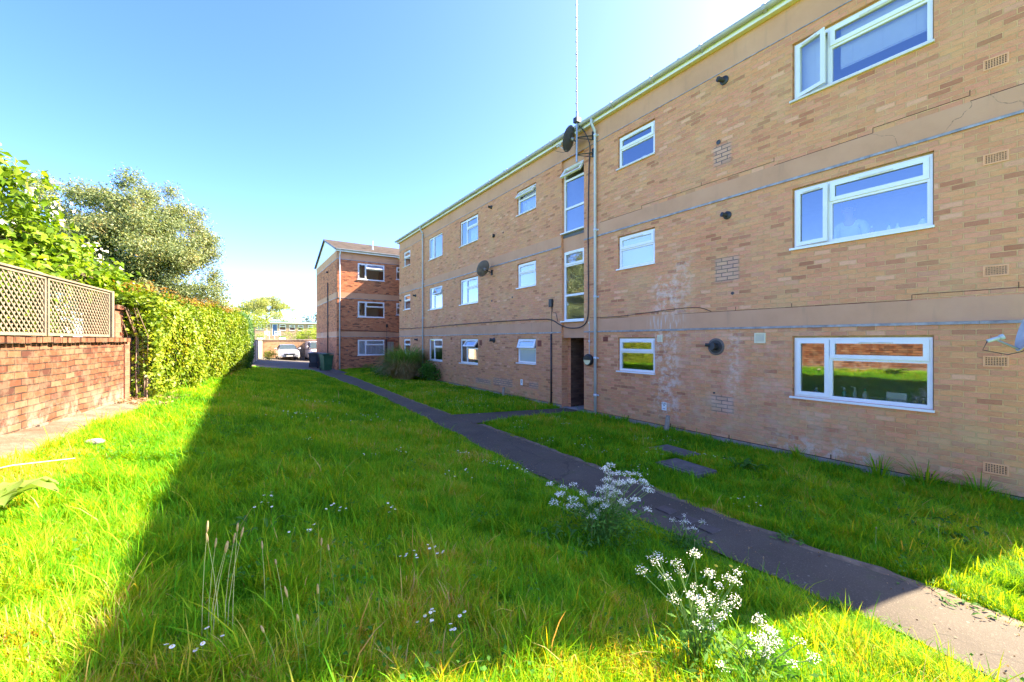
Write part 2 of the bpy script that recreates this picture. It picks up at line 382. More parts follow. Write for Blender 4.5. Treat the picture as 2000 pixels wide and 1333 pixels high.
# ------------------------------------------------------------------ terrain
def wall_x(y): return -2.02 + .11 * (y - 6.3)
def hedge_x(y): return -1.33 + .125 * (y - 9.7)
def T(X, Y):
    X = np.asarray(X, float); Y = np.asarray(Y, float)
    z = np.where(X < 3.4, .14 + np.maximum(0, 3.4 - X) * .165, .14 - np.maximum(0, X - 4.4) * .14 / 3.6)
    z = np.clip(z, -.12, 1.1)
    y = np.clip(.05 + .1 * np.maximum(0, 5 - X), None, 1.1)
    k = np.clip((Y - 21) / 5, 0, 1); k = k * k * (3 - 2 * k)
    z = z * (1 - k) + y * k
    b = np.clip((Y - 46.6) / .3, 0, 1)
    z = z * (1 - b) + (1.75 + np.clip((Y - 47) / 35, 0, 1) * .5) * b
    return z
def bumps(X, Y): return .015 * np.sin(X * 2.3 + 1.1 * np.sin(Y * 1.7)) + .012 * np.sin(Y * 3.1 + X * 1.3)
def Tf(x, y): return float(T(x, y))
PATH_L = [(-3, 3.45), (.45, 3.48), (1.1, 3.53), (1.7, 3.5), (4.2, 3.44), (5.2, 3.47), (7.3, 3.6), (13, 3.9), (17, 3.92), (23, 3.8), (26, 3.7)]
PATH_R = [(-3, 4.2), (.45, 4.22), (.9, 4.3), (1.5, 4.24), (2.4, 4.24), (3.9, 4.32), (5.8, 4.42), (8.06, 4.43), (9.3, 4.4), (12, 4.4), (20.3, 4.72), (26, 4.9)]
def pl(Y): return np.interp(Y, *zip(*PATH_L))
def pr(Y): return np.interp(Y, *zip(*PATH_R))
def branch_lo(X): return 8.06 + (X - 4.43) * .13
def branch_hi(X): return 9.3 - (X - 4.4) * .06
def on_path(X, Y, m=0.):
    a = (X > pl(Y) + m) & (X < pr(Y) - m) & (Y < 26)
    b = (X > 4.2) & (X < 8) & (Y > branch_lo(X) + m) & (Y < branch_hi(X) - m)
    return a | b

def soil_material():
    m = bpy.data.materials.new('lawn_soil'); t = NT(m); c = t.n('ShaderNodeTexCoord').outputs['Object']
    a = t.noise(c, 1.6, 5); b = t.noise(c, 35, 4, .7)
    k = t.ramp(a, [(.3, (.09, .19, .010)), (.5, (.14, .26, .014)), (.75, (.22, .25, .04))])
    k = t.mix(t.math('MULTIPLY', t.smooth(b, .5, .7), .5), k, (.16, .12, .06))
    t.out(t.bsdf(k, .95, 0, .1, b, .6, .02)); return m
def asphalt_material(name, base, spk):
    m = bpy.data.materials.new(name); t = NT(m); c = t.n('ShaderNodeTexCoord').outputs['Object']
    a = t.noise(c, 1.3, 6, .65); b = t.noise(c, 75, 3, .8); d = t.noise(c, 14, 4)
    k = t.ramp(a, [(.3, tuple(x * .72 for x in base)), (.55, base), (.8, tuple(x * 1.3 for x in base))])
    k = t.mix(t.math('MULTIPLY', t.smooth(b, .55, .7), .55), k, spk)
    k = t.mix(t.math('MULTIPLY', t.smooth(d, .62, .72), .35), k, (.16, .13, .09))
    v = t.n('ShaderNodeTexVoronoi'); t.set(v.inputs['Vector'], c); v.inputs['Scale'].default_value = 9
    k = t.mix(t.math('MULTIPLY', t.smooth(v.outputs['Distance'], .1, .05), .5), k, (.28, .25, .2))
    vc = t.n('ShaderNodeTexVoronoi', feature='DISTANCE_TO_EDGE'); nz = t.n('ShaderNodeTexNoise'); t.set(nz.inputs['Vector'], c); nz.inputs['Scale'].default_value = 3
    mx = t.n('ShaderNodeVectorMath', operation='MULTIPLY_ADD'); t.set(mx.inputs[0], nz.outputs['Color']); mx.inputs[1].default_value = (.35, .35, .35); t.set(mx.inputs[2], c)
    t.set(vc.inputs['Vector'], mx.outputs[0]); vc.inputs['Scale'].default_value = .8
    ck = t.math('MULTIPLY', t.smooth(vc.outputs['Distance'], .012, .003), t.smooth(a, .42, .55))
    k = t.mix(t.math('MULTIPLY', ck, .4), k, (.02, .018, .014))
    ms = t.math('MULTIPLY', t.smooth(t.noise(c, 5, 5, .7), .56, .7), .45); k = t.mix(ms, k, (.07, .08, .03))
    t.out(t.bsdf(k, .85, 0, .3, b, .6, .006)); return m
def dirt_material():
    m = bpy.data.materials.new('bare_soil'); t = NT(m); c = t.n('ShaderNodeTexCoord').outputs['Object']
    a = t.noise(c, 2.2, 6, .7); b = t.noise(c, 40, 4, .7)
    k = t.ramp(a, [(.3, (.10, .066, .042)), (.5, (.165, .12, .083)), (.7, (.24, .20, .155))])
    k = t.mix(t.math('MULTIPLY', t.smooth(b, .5, .68), .6), k, (.10, .062, .035))
    t.out(t.bsdf(k, .95, 0, .1, b, .8, .02)); return m
M['soil'] = soil_material(); M['asphalt'] = asphalt_material('path_asphalt', (.092, .072, .050), (.24, .19, .13)); M['yard'] = asphalt_material('yard_asphalt', (.11, .095, .08), (.24, .2, .17)); M['dirt'] = dirt_material(); M['verge'] = plain('crumbly_verge', (.15, .105, .065), .95, var=.5, scale=9, bump=.8)

def sheet(name, xs, ys, zfun, mat, kind='structure', mask=None):
    X, Y = np.meshgrid(xs, ys); Z = zfun(X, Y)
    V = np.stack([X, Y, Z], -1).reshape(-1, 3); nx = len(xs)
    I, J = np.meshgrid(np.arange(len(xs) - 1), np.arange(len(ys) - 1))
    q = np.stack([J * nx + I, J * nx + I + 1, (J + 1) * nx + I + 1, (J + 1) * nx + I], -1).reshape(-1, 4)
    o = np_mesh(name, V, q.ravel(), np.full(len(q), 4), mat, smooth=True)
    tag(o, kind=kind); return o
gx = np.concatenate([[-600, -200, -80, -40, -20, -10, -6], np.arange(-4, 9.01, .25), [10, 13, 18, 25, 40, 80, 200, 600]])
gy = np.concatenate([[-600, -200, -60, -20, -8], np.arange(-4, 28.01, .25), [30, 33, 36, 40, 44, 46.55, 46.95, 50, 60, 82, 100, 140, 250, 600]])
sheet('ground', gx, gy, lambda X, Y: T(X, Y) + bumps(X, Y) * ((Y < 26) & (X < 8)) - .01, M['soil'])
def strip(name, ys, lo, hi, mat, lift, n=5, jit=0):
    V = []; F = []
    for i, y in enumerate(ys):
        a = lo(y) + random.uniform(-jit, jit); b = hi(y) + random.uniform(-jit, jit)
        for k in range(n):
            x = a + (b - a) * k / (n - 1); V.append((x, y, Tf(x, y) + lift + .012 * math.sin(PI * k / (n - 1))))
    for i in range(len(ys) - 1):
        for k in range(n - 1): F += [i * n + k, i * n + k + 1, (i + 1) * n + k + 1, (i + 1) * n + k]
    o = np_mesh(name, V, F, np.full(len(F) // 4, 4), mat, smooth=True); tag(o, kind='structure'); return o
strip('path', np.arange(-3, 26.2, .15), lambda y: float(pl(y)), lambda y: float(pr(y)), M['asphalt'], .012, 7, .025)
# branch path to the doorway
V = []; F = []; xs = np.linspace(4.3, 8.28, 27)
for x in xs:
    for k in range(5):
        y = branch_lo(x) + (branch_hi(x) - branch_lo(x)) * k / 4 + random.uniform(-.015, .015)
        V.append((x, y, Tf(min(x, 8), y) + .018))
for i in range(26):
    for k in range(4): F += [i * 5 + k, (i + 1) * 5 + k, (i + 1) * 5 + k + 1, i * 5 + k + 1]
tag(np_mesh('path_to_door', V, F, np.full(len(F) // 4, 4), M['asphalt'], smooth=True), kind='structure')
# worn soil edges beside the path, bare soil along the old wall, yard
strip('soil_verge', np.arange(-3, 8.0, .12), lambda y: float(pr(y)) - .02, lambda y: float(pr(y)) + .11, M['verge'], .006, 4, .04)
strip('soil_margin', np.arange(9.4, 25, .15), lambda y: float(pr(y)) - .02, lambda y: float(pr(y)) + .08, M['verge'], .006, 4, .04)
def dirt_hi(y): return float(np.interp(y, [-4, 3.2, 4.2, 5.2, 6, 7.3, 8.5, 9.7, 10.6, 12], [-2.6, -2.0, -1.9, -1.66, -1.5, -1.42, -1.38, -1.3, -1.15, -1.0]))
strip('bare_soil', np.arange(-4, 11.8, .12), lambda y: wall_x(y) - .1 if y < 9.5 else hedge_x(y) - .3, dirt_hi, M['dirt'], .012, 7, .04)
def yard_edge(x): return np.interp(x, [-1, .2, 2.3, 3.3, 4.1, 5.4], [26.9, 26.9, 26.7, 26.0, 25.2, 25.2])
V = []; F = []; xs = np.linspace(-1.2, 22, 60)
for x in xs:
    for k in range(25):
        y0 = float(yard_edge(x)); y = y0 + (46.5 - y0) * k / 24; V.append((x, y, Tf(x, y) + .02))
for i in range(59):
    for k in range(24): F += [i * 25 + k, (i + 1) * 25 + k, (i + 1) * 25 + k + 1, i * 25 + k + 1]
tag(np_mesh('yard', V, F, np.full(len(F) // 4, 4), M['yard'], smooth=True), kind='structure')

# ------------------------------------------------------------------ windows and facades
def facade(mb, a0, a1, z0, z1, ops, mat=0, depth=.12, rmat=None, n=0):
    As = sorted({a0, a1, *[o[0] for o in ops], *[o[1] for o in ops]}); Zs = sorted({z0, z1, *[o[2] for o in ops], *[o[3] for o in ops]})
    As = [a for a in As if a0 <= a <= a1]; Zs = [z for z in Zs if z0 <= z <= z1]
    for i in range(len(As) - 1):
        for j in range(len(Zs) - 1):
            ca, cz = (As[i] + As[i + 1]) / 2, (Zs[j] + Zs[j + 1]) / 2
            if any(o[0] < ca < o[1] and o[2] < cz < o[3] for o in ops): continue
            mb.face([(As[i], n, Zs[j]), (As[i + 1], n, Zs[j]), (As[i + 1], n, Zs[j + 1]), (As[i], n, Zs[j + 1])], mat)
    rm = mat if rmat is None else rmat
    for o in ops:
        d = n - (o[4] if len(o) > 4 else depth)
        p, q, r, s = o[:4]
        mb.face([(p, n, r), (p, d, r), (p, d, s), (p, n, s)], rm); mb.face([(q, d, r), (q, n, r), (q, n, s), (q, d, s)], rm)
        mb.face([(p, d, s), (q, d, s), (q, n, s), (p, n, s)], rm); mb.face([(p, n, r), (q, n, r), (q, d, r), (p, d, r)], rm)

FW = .055   # frame width
def frame_rect(mb, a0, a1, z0, z1, n0, n1, w, mat=0):
    mb.box(a0, a0 + w, n0, n1, z0, z1, mat); mb.box(a1 - w, a1, n0, n1, z0, z1, mat)
    mb.box(a0 + w, a1 - w, n0, n1, z1 - w, z1, mat, 'lr'); mb.box(a0 + w, a1 - w, n0, n1, z0, z0 + w, mat, 'lr')

def window(parent, O, A, N, a0, a1, z0, z1, layout, glass='glass', sill=True, label=None, set_n=-.045, timber=False):
    """layout: list of (fa0, fa1, fz0, fz1, kind, opening angle); kinds fixed / sash / top / side"""
    f = MB(O, A, N); n1 = set_n; n0 = set_n - .07
    W, Hh = a1 - a0, z1 - z0
    if timber:
        f.box(a0 + .002, a1 - .002, n0 - .01, n1 - .012, z1 - .028, z1 - .001, 1); z1t = z1 - .028
        f.box(a0 + .002, a0 + .02, n0 - .01, n1 - .012, z0, z1t, 1); f.box(a1 - .02, a1 - .002, n0 - .01, n1 - .012, z0, z1t, 1)
        a0, a1, z1 = a0 + .02, a1 - .02, z1t
        W, Hh = a1 - a0, z1 - z0
    frame_rect(f, a0, a1, z0, z1, n0, n1, FW)
    As = sorted({c[0] for c in layout} | {c[1] for c in layout}); cuts = []
    for c in layout:
        if c[0] > 0: cuts.append(('v', c[0], c[2], c[3]))
        if c[2] > 0: cuts.append(('h', c[2], c[0], c[1]))
    for k, p, q, r in set(cuts):
        if k == 'v':
            x = a0 + W * p; zA = z0 + max(Hh * q, FW); zB = z0 + min(Hh * r, Hh - FW)
            f.box(x - .03, x + .03, n0 + .002, n1 - .001, zA, zB)
        else:
            z = z0 + Hh * p; xA = a0 + (FW if q == 0 else W * q + .03); xB = a0 + (W - FW if r == 1 else W * r - .03)
            f.box(xA, xB, n0 + .001, n1 - .002, z - .03, z + .03)
    fo = f.build('window', [M['pvc'], M['timber']], parent)
    if label: fo['label'] = label
    g = MB(O, A, N); k = MB(O, A, N)
    for c in layout:
        p = a0 + (FW if c[0] == 0 else W * c[0] + .03); q = a0 + (W - FW if c[1] == 1 else W * c[1] - .03)
        r = z0 + (FW if c[2] == 0 else Hh * c[2] + .03); s = z0 + (Hh - FW if c[3] == 1 else Hh * c[3] - .03)
        kind = c[4]; gm = c[6] if len(c) > 6 else None
        if kind == 'fixed':
            g.face([(p, n0 + .04, r), (q, n0 + .04, r), (q, n0 + .04, s), (p, n0 + .04, s)])
            continue
        sm = MB(O, A, N); e = .022
        ang = R(c[5]) if len(c) > 5 else 0
        if kind == 'top': X = Matrix.Translation((0, n1, s + e)) @ Matrix.Rotation(ang, 4, 'X') @ Matrix.Translation((0, -n1, -(s + e)))
        elif kind == 'side': X = Matrix.Translation((p - e, n1, 0)) @ Matrix.Rotation(ang, 4, 'Z') @ Matrix.Translation((-(p - e), -n1, 0))
        else: X = Matrix.Identity(4)
        # rotation about the hinge in (a, n, z) space
        sm.X = X
        frame_rect(sm, p - e, q + e, r - e, s + e, n1 + .001, n1 + .022, .062)
        frame_rect(sm, p, q, r, s, n1 - .045, n1 + .001, .035)
        so = sm.build('sash', M['pvc'], fo)
        gg = MB(O, A, N); gg.X = X
        gg.face([(p + .03, n1 - .01, r + .03), (q - .03, n1 - .01, r + .03), (q - .03, n1 - .01, s - .03), (p + .03, n1 - .01, s - .03)])
        if ang: gg.build('pane', M[gm or glass], fo)
        else:
            for ff in gg.f: g.face([(p + .035, n1 - .012, r + .035), (q - .035, n1 - .012, r + .035), (q - .035, n1 - .012, s - .035), (p + .035, n1 - .012, s - .035)])
        # trickle vent on top rails
        if q - p > .5 or kind == 'side':
            tv = MB(O, A, N); tv.X = X; m_ = (p + q) / 2; l_ = min(.2, (q - p) * .3)
            tv.box(m_ - l_, m_ + l_, n1 + .022, n1 + .034, s - .03, s - .012); tv.build('trickle_vent', M['sill'], fo)
    if g.f: g.build('pane', M[glass], fo)
    if sill:
        sl = MB(O, A, N)
        sl.box(a0 - .05, a1 + .03, n0, .045, z0 - .035, z0 - .002); sl.build('sill', M['pvc'] if sill == 1 else M['sill'], fo)
    return fo

L_BIG = lambda a=0, b=0: [(0, .30, 0, 1, 'side', a) if a else (0, .30, 0, 1, 'sash'), (.30, 1, .66, 1, 'top', b) if b else (.30, 1, .66, 1, 'sash'), (.30, 1, 0, .66, 'fixed')]
L_SMALL = lambda b=0: [(0, 1, .60, 1, 'top', b) if b else (0, 1, .60, 1, 'sash'), (0, 1, 0, .60, 'fixed')]
L_TWO = lambda: [(0, .36, 0, 1, 'sash'), (.36, 1, 0, 1, 'fixed')]
L_MID = lambda b=0: [(0, .36, 0, 1, 'fixed'), (.36, 1, .62, 1, 'top', b) if b else (.36, 1, .62, 1, 'sash'), (.36, 1, 0, .62, 'fixed')]
L_SLIM = lambda b=0: [(0, 1, .80, 1, 'top', b) if b else (0, 1, .80, 1, 'sash'), (0, 1, .37, .80, 'fixed'), (0, 1, 0, .37, 'fixed')]

# ------------------------------------------------------------------ building 1 (long block on the right)
BX = 8.0; Y0, Y1 = 0.0, 24.2; RIDGE = 12.3; BACK = 16.6
O1, A1, N1 = (BX, 0, 0), (0, -1, 0), (-1, 0, 0)
b1 = thing('apartment_building', 'long three storey buff brick block of flats with white windows and grey gutter', 'building', (12.3, 12.1, 0))
WIN = []   # (y0,y1,z0,z1,layout,glass,timber)
heads = [2.10, 4.67, 7.20]
A_ = (22.3, 23.4); B_ = (17.9, 19.55); C_ = (14.4, 16.03); D_ = (10.52, 11.6); E_ = (5.96, 7.07); F_ = (1.40, 3.14)
WIN += [(A_, 1.25, 0, L_SMALL(), 'glass'), (A_, 3.82, 1, L_SMALL(), 'glass'), (A_, 6.34, 2, L_SMALL(), 'glass')]
WIN += [(B_, 1.03, 0, L_MID(), 'glass'), (B_, 3.58, 1, L_MID(20), 'glass'), (B_, 6.10, 2, L_TWO(), 'glass')]
WIN += [(C_, 1.05, 0, L_MID(38), 'glass'), (C_, 3.58, 1, L_MID(), 'glass'), (C_, 6.12, 2, L_MID(), 'glass')]
WIN += [(D_, 1.26, 0, L_SMALL(18), 'frosted'), (D_, 3.84, 1, L_SMALL(), 'frosted'), (D_, 6.36, 2, L_SMALL(38), 'glass')]
WIN += [(E_, 1.26, 0, L_SMALL(), 'glass'), (E_, 3.84, 1, L_SMALL(), 'frosted'), (E_, 6.39, 2, L_SMALL(), 'glass')]
WIN += [(F_, 1.06, 0, L_BIG(), 'glass'), (F_, 3.63, 1, L_BIG(7), 'glass'), (F_, 6.20, 2, L_BIG(16), 'glass')]
ops = [(-w[0][1], -w[0][0], w[1], heads[w[2]]) for w in WIN]
STAIR = (-9.25, -8.30)
ops_all = ops + [(STAIR[0], STAIR[1], -.3, 2.1, .24), (STAIR[0], STAIR[1], 2.1, 7.4, .10)]
w1 = MB(O1, A1, N1)
facade(w1, -Y1, -Y0, -.3, 7.88, ops_all, 0, .12)
# gables, back
for y in (Y0, Y1):
    g = [(-y, 0, -.3), (-y, -(BACK - BX), -.3), (-y, -(BACK - BX), 7.88), (-y, -(RIDGE - BX), 9.42), (-y, 0, 7.88)]
    w1.face(g if y == Y1 else list(reversed(g)), 0)
w1.face([(-Y0, -(BACK - BX), -.3), (-Y1, -(BACK - BX), -.3), (-Y1, -(BACK - BX), 7.88), (-Y0, -(BACK - BX), 7.88)], 0)
w1.build('wall', [M['buff_brick']], b1)
# plinth course and stepped damp course
p1 = MB(O1, A1, N1)
for y0, y1 in ((Y0, 8.30), (9.25, Y1)):
    p1.box(-y1, -y0, 0, .012, -.3, .09)
p1.build('plinth', M['concrete'], b1)
dpc = MB(O1, A1, N1); z = .09
for y0, y1 in ((Y0, 8.30), (9.25, Y1)): dpc.box(-y1, -y0, 0, .016, .09, .098)
y = Y0 + .3
while y < 8.2:
    dpc.box(-y - .008, -y + .004, 0, .006, .098, .165); y += random.uniform(1.1, 1.7)
dpc.build('damp_course', M['hole'], b1)
# bands
for (z0_, z1_) in ((2.28, 2.60), (4.86, 5.18)):
    bd = MB(O1, A1, N1)
    bd.box(-Y1, STAIR[0] - .015, 0, .008, z0_, z1_); bd.box(STAIR[1] + .015, -Y0, 0, .008, z0_, z1_)
    bd.build('concrete_band', M['render'], b1)
    for s0, s1 in ((-Y1, STAIR[0] - .015), (STAIR[1] + .015, -Y0)):
        ld = MB(O1, A1, N1)
        a = s0
        while a < s1 - .01:
            e = min(s1, a + random.uniform(.7, 1.3)); dz = random.uniform(-.004, .004); dn = random.uniform(0, .006)
            ld.face([(a, .0, z0_ + .004 + dz), (e, .0, z0_ + .004 + dz), (e, .024 + dn, z0_ - .002), (a, .024 + dn, z0_ - .002)][::-1])
            ld.box(a, e - .002, .008, .022 + dn, z0_ - .036 + dz, z0_ + .002); a = e
        ld.build('lead_flashing', M['lead'], b1)
    st = MB(O1, A1, N1); a = -7.7; zt = z1_ + .004
    while a < -Y0:       # open joint above the band, stepping along the courses
        e = min(-Y0, a + random.uniform(.9, 1.6)); st.box(a, e, 0, .004, zt, zt + .006)
        st.box(e - .006, e, 0, .0035, zt, zt + .075); a = e
        zt = z1_ + .004 + random.choice((0, 0, .075))
    st.build('open_joint', M['hole'], b1)
tb = MB(O1, A1, N1); tb.box(-Y1, STAIR[0] - .01, 0, .008, 7.40, 7.90); tb.box(STAIR[1] + .01, -Y0, 0, .008, 7.40, 7.90); tb.box(STAIR[0] - .01, STAIR[1] + .01, 0, .007, 7.40, 7.90)
tb.build('concrete_band', M['render'], b1)
tl = MB(O1, A1, N1); tl.box(-Y1, -Y0, 0, .014, 7.383, 7.398); tl.build('lead_flashing', M['lead'], b1)
# stair bay infill
sp = MB(O1, A1, N1); d = -.07
SW = [(2.60, 4.66), (5.22, 7.16)]
facade(sp, STAIR[0], STAIR[1], 2.1, 7.4, [(STAIR[0] + .03, STAIR[1] - .02, a, b) for a, b in SW], 0, .06, n=d)
sp.face([(STAIR[0], d, 2.1), (STAIR[1], d, 2.1), (STAIR[1], -.24, 2.1), (STAIR[0], -.24, 2.1)])
sp.build('stair_panel', M['render'], b1)
sl = MB(O1, A1, N1); sl.box(STAIR[0] + .004, STAIR[1] - .004, d, d + .012, 5.08, 5.195); sl.build('slate_panel', M['slate'], b1)
for i, (a, b) in enumerate(SW):
    window(b1, O1, A1, N1, STAIR[0] + .03, STAIR[1] - .02, a, b, L_SLIM(35 if i else 0), 'glass', 1, 'tall stair window with its top light propped open' if i else 'tall stair window with a closed top light', d - .01)
# doorway recess
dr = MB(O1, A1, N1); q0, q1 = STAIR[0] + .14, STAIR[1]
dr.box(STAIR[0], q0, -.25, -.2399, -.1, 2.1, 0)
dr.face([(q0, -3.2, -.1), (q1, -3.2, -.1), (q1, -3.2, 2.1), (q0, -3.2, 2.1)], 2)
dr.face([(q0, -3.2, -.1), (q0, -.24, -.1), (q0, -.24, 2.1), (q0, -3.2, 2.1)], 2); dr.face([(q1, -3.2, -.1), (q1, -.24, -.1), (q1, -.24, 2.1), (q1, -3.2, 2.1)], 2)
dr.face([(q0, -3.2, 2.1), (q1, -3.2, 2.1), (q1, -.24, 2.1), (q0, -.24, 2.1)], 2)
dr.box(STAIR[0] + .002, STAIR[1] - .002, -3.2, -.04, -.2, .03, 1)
dr.build('doorway', [M['buff_brick'], M['slab'], M['hall_brick_shaded']], b1)
NAMES = {0: 'ground floor', 1: 'first floor', 2: 'top floor'}
wobj = {}
for (yy, z0_, fl, lay, gl) in WIN:
    o = window(b1, O1, A1, N1, -yy[1], -yy[0], z0_, heads[fl], lay, gl, 2 if fl == 2 else 1, timber=(yy in (F_, E_, D_, C_)))
    wobj[(yy[0], fl)] = o
wobj[(F_[0], 2)]['label'] = 'wide window with its left casement open and a slatted blind'
wobj[(C_[0], 0)]['label'] = 'window with its top light swung wide open'
wobj[(D_[0], 2)]['label'] = 'small bathroom window with its top light swung up'
# rooms behind the windows
rm = MB(O1, A1, N1)
fl_z = [(.06, 2.42), (2.62, 5.0), (5.18, 7.7)]
parts_y = [.1, 4.6, 8.28, 9.27, 12.9, 16.8, 21.0, 24.1]
for (za, zb) in fl_z:
    for i in range(len(parts_y) - 1):
        ya, yb = parts_y[i], parts_y[i + 1]
        if (ya, yb) == (8.28, 9.27) and za < 1: continue
        p, q, n0, n1 = -yb + .04, -ya - .04, -3.2, -.12
        if (ya, yb) == (8.28, 9.27): n1 = -.2
        rm.face([(p, n0, za), (q, n0, za), (q, n0, zb), (p, n0, zb)]); rm.face([(p, n1, za), (q, n1, za), (q, n0, za), (p, n0, za)], 1)
        rm.face([(p, n0, zb), (q, n0, zb), (q, n1, zb), (p, n1, zb)]); rm.face([(p, n1, za), (p, n0, za), (p, n0, zb), (p, n1, zb)]); rm.face([(q, n0, za), (q, n1, za), (q, n1, zb), (q, n0, zb)])
rm.build('room_interior', [M['plaster'], M['post']], b1)
# roof, fascia, gutter
rf = MB((0, 0, 0), (1, 0, 0), (0, 1, 0))
def roof_slabs(mb, x0, xr, x1, y0, y1, ze, zr, th=.06):
    for xa, za, xb, zb in ((x0, ze, xr, zr), (xr, zr, x1, ze)):
        c = [(xa, y0, za), (xb, y0, zb), (xb, y1, zb), (xa, y1, za)]
        mb.face(c); mb.face([(p[0], p[1], p[2] - th) for p in c][::-1])
        for i in range(4):
            p, q = c[i], c[(i + 1) % 4]; mb.face([p, (p[0], p[1], p[2] - th), (q[0], q[1], q[2] - th), q])
roof_slabs(rf, 7.80, RIDGE, BACK + .2, Y0 - .12, Y1 + .12, 8.04, 9.54)
rf.build('roof', M['tile'], b1)
fa = MB(O1, A1, N1); fa.box(-Y1 - .1, -Y0 + .1, .11, .135, 7.875, 8.015); fa.build('fascia', M['white'], b1)
so = MB(O1, A1, N1); so.box(-Y1 - .1, -Y0 + .1, -.02, .11, 7.885, 7.9); so.build('soffit', M['cream'], b1)
for y in (Y0 - .1, Y1 + .1):
    vg = MB(O1, A1, N1); vg.face([(-y, .13, 7.88), (-y, -(RIDGE - BX), 9.38), (-y, -(RIDGE - BX), 9.5), (-y, .13, 8.0)]); vg.face([(-y, -(RIDGE - BX), 9.38), (-y, -(BACK - BX), 7.88), (-y, -(BACK - BX), 8.0), (-y, -(RIDGE - BX), 9.5)]); vg.build('bargeboard', M['white'], b1)
#vg.build('bargeboard', M['white'], b1)
def gutter(mb, a0, a1, n, z, r=.06, seg=8):
    for i in range(seg):
        t0, t1 = PI * i / seg, PI * (i + 1) / seg
        f0, f1 = (n + r * math.cos(t0), z - r * math.sin(t0)), (n + r * math.cos(t1), z - r * math.sin(t1))
        mb.face([(a0, f0[0], f0[1]), (a1, f0[0], f0[1]), (a1, f1[0], f1[1]), (a0, f1[0], f1[1])])
    mb.box(a0, a1, n + r - .004, n + r + .004, z - .006, z + .012)
    for a in (a0, a1): mb.face([(a, n + r * math.cos(PI * i / seg), z - r * math.sin(PI * i / seg)) for i in range(seg + 1)])
gt = MB(O1, A1, N1); gutter(gt, -Y1 - .12, -Y0 + .12, .205, 8.0)
a = -Y1 + .3
while a < -Y0:
    gt.box(a - .025, a + .025, .14, .272, 7.925, 7.94); gt.tube([(a - .03, .205, 7.996), (a + .03, .205, 7.996)], .068, 10); a += 1.2
gt.build('gutter', M['gutter'], b1)
for y in (7.8, 20.23):
    dp = MB(O1, A1, N1)
    dp.tube([(-y, .205, 7.95), (-y, .205, 7.86), (-y, .19, 7.80), (-y, .085, 7.66), (-y, .07, 7.58), (-y, .07, .02)], .037, 10)
    for z_ in (7.55, 5.0, 3.2, 1.55, .55): dp.tube([(-y, .07, z_ - .035), (-y, .07, z_ + .035)], .046, 10); dp.box(-y - .075, -y + .075, .0, .03, z_ - .02, z_ + .02)
    dp.build('downpipe', M['pipe'], b1, True)
# blinds and curtains behind panes
def venetian(parent, O, A, N, a0, a1, z0, z1, n):
    v = MB(O, A, N); z_ = z1
    while z_ > z0: v.face([(a0, n - .004, z_ - .011), (a1, n - .004, z_ - .011), (a1, n + .005, z_ + .009), (a0, n + .005, z_ + .009)]); z_ -= .024
    v.box(a0, a1, n - .012, n + .012, z0 - .02, z0 - .004)
    for a in (a0 + .15 * (a1 - a0), (a0 + a1) / 2, a0 + .85 * (a1 - a0)): v.box(a - .002, a + .002, n + .011, n + .013, z0, z1)
    v.build('blind', M['blind'], parent)
def curtain(parent, O, A, N, a0, a1, z0, z1, n, amp=.02, k=9, mat='net'):
    v = MB(O, A, N); S_ = 48
    for i in range(S_):
        p, q = a0 + (a1 - a0) * i / S_, a0 + (a1 - a0) * (i + 1) / S_
        f = lambda t: n + amp * math.sin(k * 2 * PI * (t - a0) / (a1 - a0)) + amp * .5 * math.sin(k * 5.3 * (t - a0))
        v.face([(p, f(p), z0), (q, f(q), z0), (q, f(q), z1), (p, f(p), z1)])
    v.build('curtain', M[mat], parent)
venetian(wobj[(F_[0], 2)], O1, A1, N1, -2.5, -1.45, 6.48, 7.15, -.16); venetian(wobj[(F_[0], 2)], O1, A1, N1, -3.1, -2.6, 6.28, 7.15, -.16)
curtain(wobj[(C_[0], 1)], O1, A1, N1, -16.0, -14.45, 3.6, 4.66, -.2, k=12); curtain(wobj[(B_[0], 1)], O1, A1, N1, -18.9, -17.95, 3.6, 4.66, -.2, k=9)
curtain(wobj[(C_[0], 2)], O1, A1, N1, -15.4, -14.45, 6.14, 6.85, -.22, k=7); curtain(wobj[(D_[0], 2)], O1, A1, N1, -11.55, -10.57, 6.36, 7.18, -.2, k=7)

curtain(wobj[(A_[0], 1)], O1, A1, N1, -23.35, -22.35, 3.84, 4.2, -.2, k=6)
curtain(wobj[(E_[0], 2)], O1, A1, N1, -7.0, -6.0, 6.4, 6.47, -.2, k=4)
